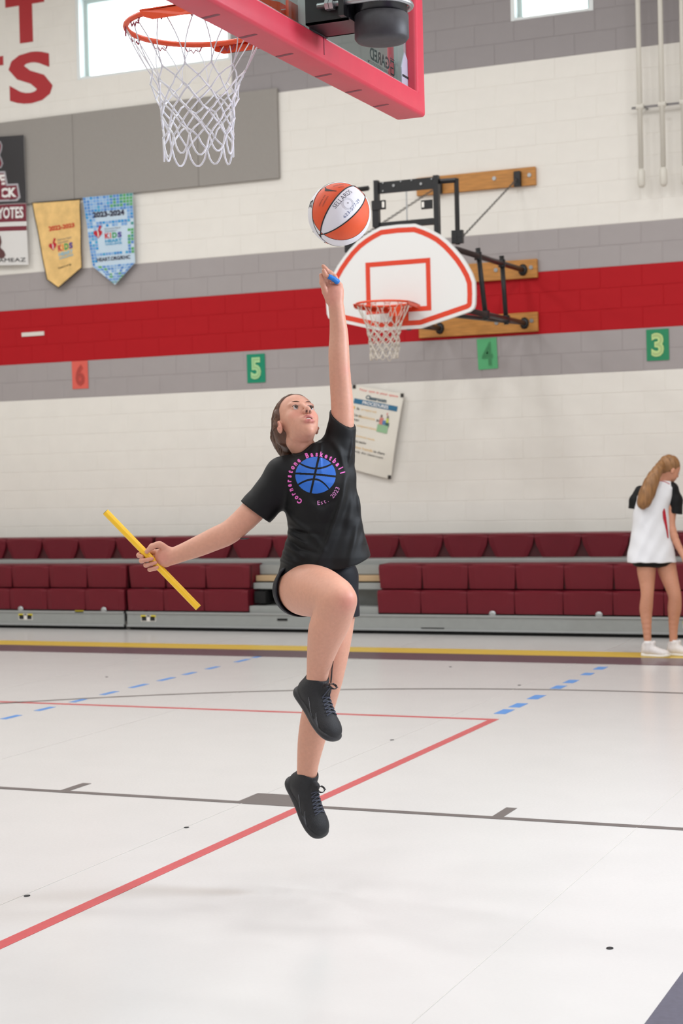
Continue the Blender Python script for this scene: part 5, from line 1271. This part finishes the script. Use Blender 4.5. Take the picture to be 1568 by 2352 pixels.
# ---- shoes
SHU = mat('black knit shoe upper', (22, 23, 28), .6, noise=.25, nscale=120, bump=.7, bscale=420); SHS = mat('charcoal rubber sole', (36, 36, 40), .5, noise=.2, nscale=70)
LAC = mat('grey black lace', (66, 70, 84), .7, noise=.4, nscale=300); LIN = mat('black collar lining', (18, 19, 26), .85)
def shoe(ank, D_, U_, shin, sc_=.97, up_m=SHU, so_m=SHS, la_m=LAC, li_m=LIN, parent=pl, res=.0026, laces=True, side=1):
    D_ = unit(D_); U_ = unit(U_-D_*(U_@D_)); S_ = np.cross(D_, U_); O = ank-sc_*(.060*D_+.080*U_); M = np.array([D_, S_, U_])
    L = lambda l, s__, h: O+sc_*(l*D_+s__*S_+h*U_)
    ctr = L(.13, 0, .05); vol = Vol(ctr-.2, ctr+.2, res)
    for c_, r_ in (((.040, 0, .048), (.044, .036, .048)), ((.075, 0, .055), (.050, .036, .048)), ((.105, 0, .052), (.050, .037, .043)), ((.140, 0, .042), (.050, .040, .038)), ((.180, 0, .034), (.048, .045, .033)), ((.212, .0, .030), (.040, .042, .029))):
        vol.ell(L(*c_), tuple(sc_*q for q in r_), M, .02)
    sd = unit(shin); a0 = L(.058, 0, .065); a1 = ank+sd*.032*sc_
    vol.cone(a0, a1, .042*sc_, .0405*sc_, .02)
    tg = L(.10, 0, .088); vol.cone(tg, tg+sd*.035+D_*.012, .020*sc_, .016*sc_, .012)
    vol.ell(L(.018, 0, .092), (.012*sc_, .022*sc_, .026*sc_), M, .016)
    vol.cone(L(.060, 0, .092), ank+sd*.09, .029*sc_, .034*sc_, .006, -1)
    vol.half(L(0, 0, .012), -U_)
    vol_obj('shoe_upper', [vol], up_m, parent, 2)
    v2 = Vol(ctr-.2, ctr+.2, res)
    sl_ = np.linspace(.018, .232, 30)
    for l in sl_:
        w_ = np.interp(l, (.0, .03, .07, .12, .17, .205, .235, .26), (.026, .035, .034, .037, .046, .047, .041, .026)); hh = np.interp(l, (0, .04, .15, .21, .25), (.018, .015, .010, .013, .022)); t = np.interp(l, (0, .05, .12, .2, .25), (.026, .020, .015, .015, .017))
        v2.ell(L(l, 0, hh), (.024*sc_, w_*sc_, t*sc_), M, .010)
    v2.half(L(0, 0, .0005), -U_, .003)
    vol_obj('sole', [v2], so_m, parent, 2)
    bv_ = bvh_of(parent.children[-2] if parent.children[-2].name.startswith('shoe_upper') else bpy.data.objects[[o.name for o in parent.children if o.name.startswith('shoe_upper')][-1]])
    def surf(l, s__, off=.002):
        p = L(l, s__, .2); h = bv_.ray_cast(Vector(p), Vector(-U_), .4); return (A3(h[0]) if h[0] is not None else L(l, s__, .07))+U_*off
    def surf_side(l, h_, sg, off=.001):
        p = L(l, sg*.15, h_); h = bv_.ray_cast(Vector(p), Vector(-sg*S_), .3); return (A3(h[0]) if h[0] is not None else L(l, sg*.04, h_))+sg*S_*off
    if laces:
        mb = MB()
        for k in range(6):
            l0 = .108+.0125*k; w_ = .019+.001*k
            for sg in (-1, 1):
                q = [surf(l0+.011*t, sg*w_*(1-2*t), .0025+.002*math.sin(math.pi*t)) for t in np.linspace(0, 1, 7)]; mb.tube(q, .0021, 5)
        mb.build('laces', la_m, parent)
        k0 = surf(.104, 0, .006); mb = MB()
        for sg in (-1, 1):
            lp = [k0+S_*sg*.013*math.sin(t)*1.2+D_*(.012*(1-math.cos(t)))+U_*(.002+.003*math.sin(t)) for t in np.linspace(0, 2*math.pi, 13)]; mb.tube(lp, .0016, 5)
            mb.tube([k0, k0+S_*sg*.010+U_*.004, k0+S_*sg*.02+U_*.001+D_*.018], .0016, 5)
        mb.build('lace_bow', INK, parent)
        mb = MB()
        HL = mat('reflective grey print', (128, 130, 136), .4)
        for k in range(9):
            t = k/8; l = .150+.036*t; a = surf_side(l, .030+.020*(1-t), side, .0012); b = surf_side(l+.008, .022, side, .0012); mb.tube([a, (a+b)/2+side*S_*.0006, b], .0006, 4)
        for k in range(9):
            t = k/8; l = .085+.045*t; a = surf_side(l, .062-.034*t, side, .0012); b = surf_side(l+.010, .056-.034*t, side, .0012); mb.tube([a, b], .0006, 4)
        mb.build('stripe_print', HL, parent)['kind'] = 'stuff'
    v3 = Vol(ank-.1, ank+.1, res); v3.cone(ank-sd*.02, ank+sd*.045*sc_, .0395*sc_, .0375*sc_, .01); v3.cone(ank-sd*.06, ank+sd*.09, .0315*sc_, .0315*sc_, .004, -1)
    v3.half(ank+sd*.038, sd); v3.half(ank-sd*.012, -sd)
    vol_obj('shoe_collar', [v3], li_m, parent, 2)
    return L, surf
SHX = dict(parent=pl)
L1_, S1_ = shoe(ankR, CAMB(.52, -.66, .54), CAMB(.5, .72, .45), kneeR-ankR, side=1)
k0 = S1_(.10, 0, .01); MB().tube([k0, k0+CAMB(.002, .02, .01), k0+CAMB(.004, .05, .012), k0+CAMB(.009, .075, .012)], [.0022, .0028, .0022, .0009], 5).build('lace_end', INK, pl)
L2_, S2_ = shoe(ankL, CAMB(.47, -.80, .36), CAMB(.52, .55, .64), kneeL-ankL, side=1)
#@@BATON
P0, P1 = PX(242.5, 1176, DB), PX(455.5, 1396, DB); ba = unit(P1-P0)
bt_ = thing('baton', 'yellow hollow plastic stick held in the right hand of the player', 'stick', (P0+P1)/2)
e1 = unit(np.cross(ba, fw)); e2 = np.cross(ba, e1); N = 24; rows = []
for p, r in ((P0, .0122), (P1, .0122), (P1, .0103), (P0, .0103), (P0, .0122)): rows.append([p+r*(math.cos(t)*e1+math.sin(t)*e2) for t in np.linspace(0, 2*math.pi, N+1)])
MB().grid(rows).build('tube', mat('yellow plastic', (250, 200, 40), .35), bt_, smooth=False)
for p, s_ in ((P0, -1), (P1, 1)): MB().cyl(p-ba*s_*.006, p+ba*s_*.0012, .0104, 20).build('end_plug', mat('black end plug', (30, 30, 34), .5), bt_)


# ================================================================== THE SECOND GIRL AT THE SIDE LINE
DG = float((FL(1497, 1508)-CP)@fw)
def G(x, y, d=0.0): return PX(x, y, DG+d)
KG = FPX/DG
g2 = thing('person', 'girl in white sleeveless jersey with long ponytail, walking away by the bleachers', 'person', FL(1512, 1508))
vg = Vol(np.minimum(G(1470, 1505), G(1575, 1290))-.12, np.maximum(G(1470, 1505), G(1575, 1290))+.12, .006)
gl_legs = [([G(1485, 1285, .0), G(1484, 1310, 0), G(1485.5, 1340, -.01), G(1486, 1365, -.015), G(1484, 1388, 0), G(1483, 1405, .01), G(1485, 1440, .0), G(1487, 1475, -.01), G(1488, 1492, -.01)], [.07, .07, .056, .047, .048, .046, .034, .026, .027]),
           ([G(1528, 1285, .0), G(1532, 1310, 0), G(1541, 1340, -.02), G(1549, 1368, -.03), G(1549, 1390, -.01), G(1548, 1406, .0), G(1546, 1440, .01), G(1546, 1470, .01), G(1546, 1487, .01)], [.07, .07, .058, .048, .05, .047, .034, .028, .028])]
for P, R in gl_legs: a, b = spline(P, R, 3); vg.chain(a, b, .012)
vg2 = Vol(G(1535, 1180)-.42, G(1535, 1180)+.5, .006)
a, b = spline([G(1541, 1135, -.02), G(1541, 1180, -.02), G(1540, 1206, -.02), G(1553, 1245, -.06), G(1569, 1276, -.1), G(1577, 1292, -.12)], [.04, .036, .034, .028, .022, .026], 3); vg2.chain(a, b, .01)
a, b = spline([G(1470, 1130, .02), G(1466, 1175, .06), G(1474, 1215, .15)], [.036, .034, .03], 3); vg2.chain(a, b, .01)
for k in range(4): vg2.chain([G(1576+k, 1290, -.13+.02*k), G(1580+k, 1302, -.14+.02*k), G(1581+k, 1312, -.14+.02*k)], [.009, .008, .007], .004)
vg2.cone(G(1505, 1160, .01), G(1503, 1270, .01), .09, .09, .03)
vg2.cone(G(1530, 1085, -.01), G(1515, 1120, .01), .042, .045, .03)
# head seen from behind and the side, turned right and bowed
gh = G(1537, 1076, -.01); gz = unit(CAMB(.80, -.42, -.30)); gy_ = unit(CAMB(.35, .92, -.1)-gz*(gz@CAMB(.35, .92, -.1))); gx_ = np.cross(gy_, gz); gM = np.array([gx_, gy_, gz])
GH = lambda x, y, z: gh+x*gx_+y*gy_+z*gz
def ge(v_, c, r, k=.012, m=1): v_.ell(GH(*c), r, gM, k, m)
for v_ in (vg2,):
    ge(v_, (0, .01, 0), (.068, .082, .085), .02); ge(v_, (0, -.045, .035), (.052, .05, .05), .03); ge(v_, (0, -.075, .062), (.018, .015, .016), .02)
    ge(v_, (0, -.022, .092), (.008, .014, .012), .012); ge(v_, (0, -.052, .082), (.017, .008, .01), .008)
    for sx in (-1, 1): ge(v_, (sx*.07, -.02, -.002), (.008, .028, .017), .006); ge(v_, (sx*.028, -.005, .080), (.012, .007, .008), .006, -1)
def gcol(V):
    c = np.tile(np.array(srgb((206, 146, 118))), (len(V), 1)); c = patch(V, c, GH(0, -.052, .088), .016, np.array(srgb((190, 96, 96))), .7); return c
vol_obj('body', [vg, vg2], SKIN, g2, 2, gcol)
for sx in (-1, 1): MB().ball(GH(sx*.028, -.006, .072), .0115, 12).build('eyeball', mat('eye white', (196, 186, 184), .2), g2, smooth=True)
HG = mat('light brown hair', (142, 100, 60), .45, noise=.4, nscale=70, bump=.8, bscale=120, stretch=((1, 1, .12), (0, .35, .3)))
vr = Vol(gh-.34, gh+.2, .0045)
vr.ell(GH(0, .018, -.012), (.077, .089, .092), gM, .02)
sl, X = vr.reg(vr.lo, vr.lo+vr.h*vr.n); q = [gM[i, 0]*(X[0]-gh[0])+gM[i, 1]*(X[1]-gh[1])+gM[i, 2]*(X[2]-gh[2]) for i in range(3)]
mk = np.maximum(q[2]-(.012+.85*np.clip(q[1], -.05, .1)), -.055-q[1]+.3*q[2]); vr.D = np.maximum(vr.D, mk).astype(np.float32)
a, b = spline([GH(0, .012, -.082), G(1511, 1078, -.12), G(1499, 1100, -.15), G(1489, 1125, -.155), G(1479, 1150, -.15), G(1475, 1160, -.145)], [.026, .036, .05, .058, .054, .03], 4); vr.chain(a, b, .014)
vr.disp(lambda X, Y, Z: .0018*np.sin(95*X+90*Y+20*Z))
vol_obj('hair', [vr], HG, g2, 2)
MB().tube([GH(.03*math.cos(t), .012+.03*math.sin(t), -.088) for t in np.linspace(0, 2*math.pi, 17)[:-1]], .006, 6, closed=True).build('hair_tie', INK, g2, smooth=True)
# jersey
GJ = G(1500, 1200)
def prof_vol(J0, K, tb_, yref, xref, depth, lo, hi, res, top=None):
    tb_ = np.array(tb_, float)[::-1]; tv_ = -(tb_[:, 0]-yref)/K; a_ = (tb_[:, 1]-xref)/K; b_ = (tb_[:, 2]-xref)/K; c_ = tb_[:, 3]
    v_ = Vol(lo, hi, res)
    def fn(X, Y, Z):
        x, y, z = X-J0[0], Y-J0[1], Z-J0[2]; U = rt[0]*x+rt[1]*y+rt[2]*z; V = up[0]*x+up[1]*y+up[2]*z; W = -(fw[0]*x+fw[1]*y+fw[2]*z)+depth
        A_ = np.interp(V, tv_, a_); B_ = np.interp(V, tv_, b_); C_ = np.interp(V, tv_, c_); r = (np.abs((U-(A_+B_)/2)/((B_-A_)/2))**2.3+np.abs(W/C_)**2.3)**(1/2.3)
        d = (r-1)*np.minimum((B_-A_)/2, C_)*.95; return np.maximum(np.maximum(d, V-tv_[-1]), tv_[0]-V)
    v_.op(fn, lo+.03, hi-.03, .012, 1); return v_
vj = prof_vol(GJ, KG, [(1104, 1506, 1540, .055), (1112, 1488, 1545, .085), (1122, 1474, 1548, .11), (1140, 1462, 1544, .125), (1165, 1457, 1536, .13), (1200, 1453, 1535, .128), (1240, 1448, 1541, .13), (1270, 1443, 1550, .135), (1292, 1440, 1553, .138)], 1200, 1500, .0, GJ-A3((.36, .36, .4)), GJ+A3((.36, .36, .42)), .0055)
vj.disp(lambda X, Y, Z: .003*np.sin(30*X+18*Z)*np.sin(16*Z+8*Y)+.002*np.sin(60*X-30*Z))
JW = mat('white mesh jersey', (232, 232, 236), .7, bump=.4, bscale=700)
vol_obj('jersey', [vj], JW, g2, 2)
vsn = Vol(GJ-A3((.4, .4, .1)), GJ+A3((.4, .4, .42)), .0055)
vsn.chain([G(1541, 1126, -.02), G(1550, 1150, -.02), G(1551, 1180, -.02)], [.058, .058, .054], .02); vsn.chain([G(1470, 1128, .03), G(1458, 1150, .04), G(1454, 1176, .04)], [.045, .045, .045], .02)
vsn.cone(G(1520, 1120, -.0), G(1541, 1122, -.02), .045, .052, .02)
vsn.half(G(1550, 1180, -.02), CAMB(-.12, -1, 0))
vol_obj('sleeve', [vsn], SHIRT, g2, 2)
# red side panel and collar trim
BJ = bvh_of([o for o in g2.children if o.name.startswith('jersey')][-1])
def on_j(x, y, off=.003):
    r = ray(x, y); r = r/np.linalg.norm(r); h = BJ.ray_cast(Vector(CP), Vector(r), 20); return (A3(h[0]) if h[0] is not None else G(x, y, -.1))-r*off
JR = mat('red jersey trim', (184, 24, 46), .6)
mb = MB(); mb.grid([[on_j(x0+(x1-x0)*t, y) for t in np.linspace(0, 1, 4)] for y, x0, x1 in ((1168, 1524, 1526), (1176, 1521, 1528), (1190, 1522, 1530), (1205, 1526, 1532), (1222, 1530, 1534), (1236, 1532.5, 1535))]); mb.build('side_stripe', JR, g2)
MB().tube([on_j(x, y, .001) for x, y in ((1509, 1107), (1515, 1104.8), (1523, 1105.5), (1531, 1108.5), (1537, 1112))], .004, 6).build('collar_trim', JR, g2, smooth=True)
vps = prof_vol(GJ, KG, [(1270, 1450, 1548, .11), (1290, 1449, 1548, .115), (1300, 1456, 1535, .10), (1304, 1470, 1515, .05)], 1200, 1500, .0, G(1500, 1290)-.3, G(1500, 1290)+.3, .0055)
vol_obj('shorts', [vps], SHIRT, g2, 2)
WSH = mat('white trainer leather', (222, 216, 214), .5, noise=.06, nscale=60); WSO = mat('white trainer sole', (226, 224, 222), .5)
for ank, D_, sy in ((G(1488, 1490, -.01), CAMB(.86, -.02, .42), 1511), (G(1547, 1486, .01), CAMB(.80, -.04, .50), 1508)):
    D_ = unit(A3((D_[0], D_[1], 0))); fl = ank.copy(); ank2 = A3((ank[0], ank[1], .080*.9+.001)); 
    shoe(ank2, D_, A3((0, 0, 1.)), A3((0, 0, 1.)), .9, WSH, WSO, WSO, WSO, g2, .0045, False)
    L_ = ank2; MB().cyl(ank2+A3((0, 0, -.02)), ank2+A3((0, 0, .055)), .033, 16, r2=.031).build('sock', WSO, g2, smooth=True)
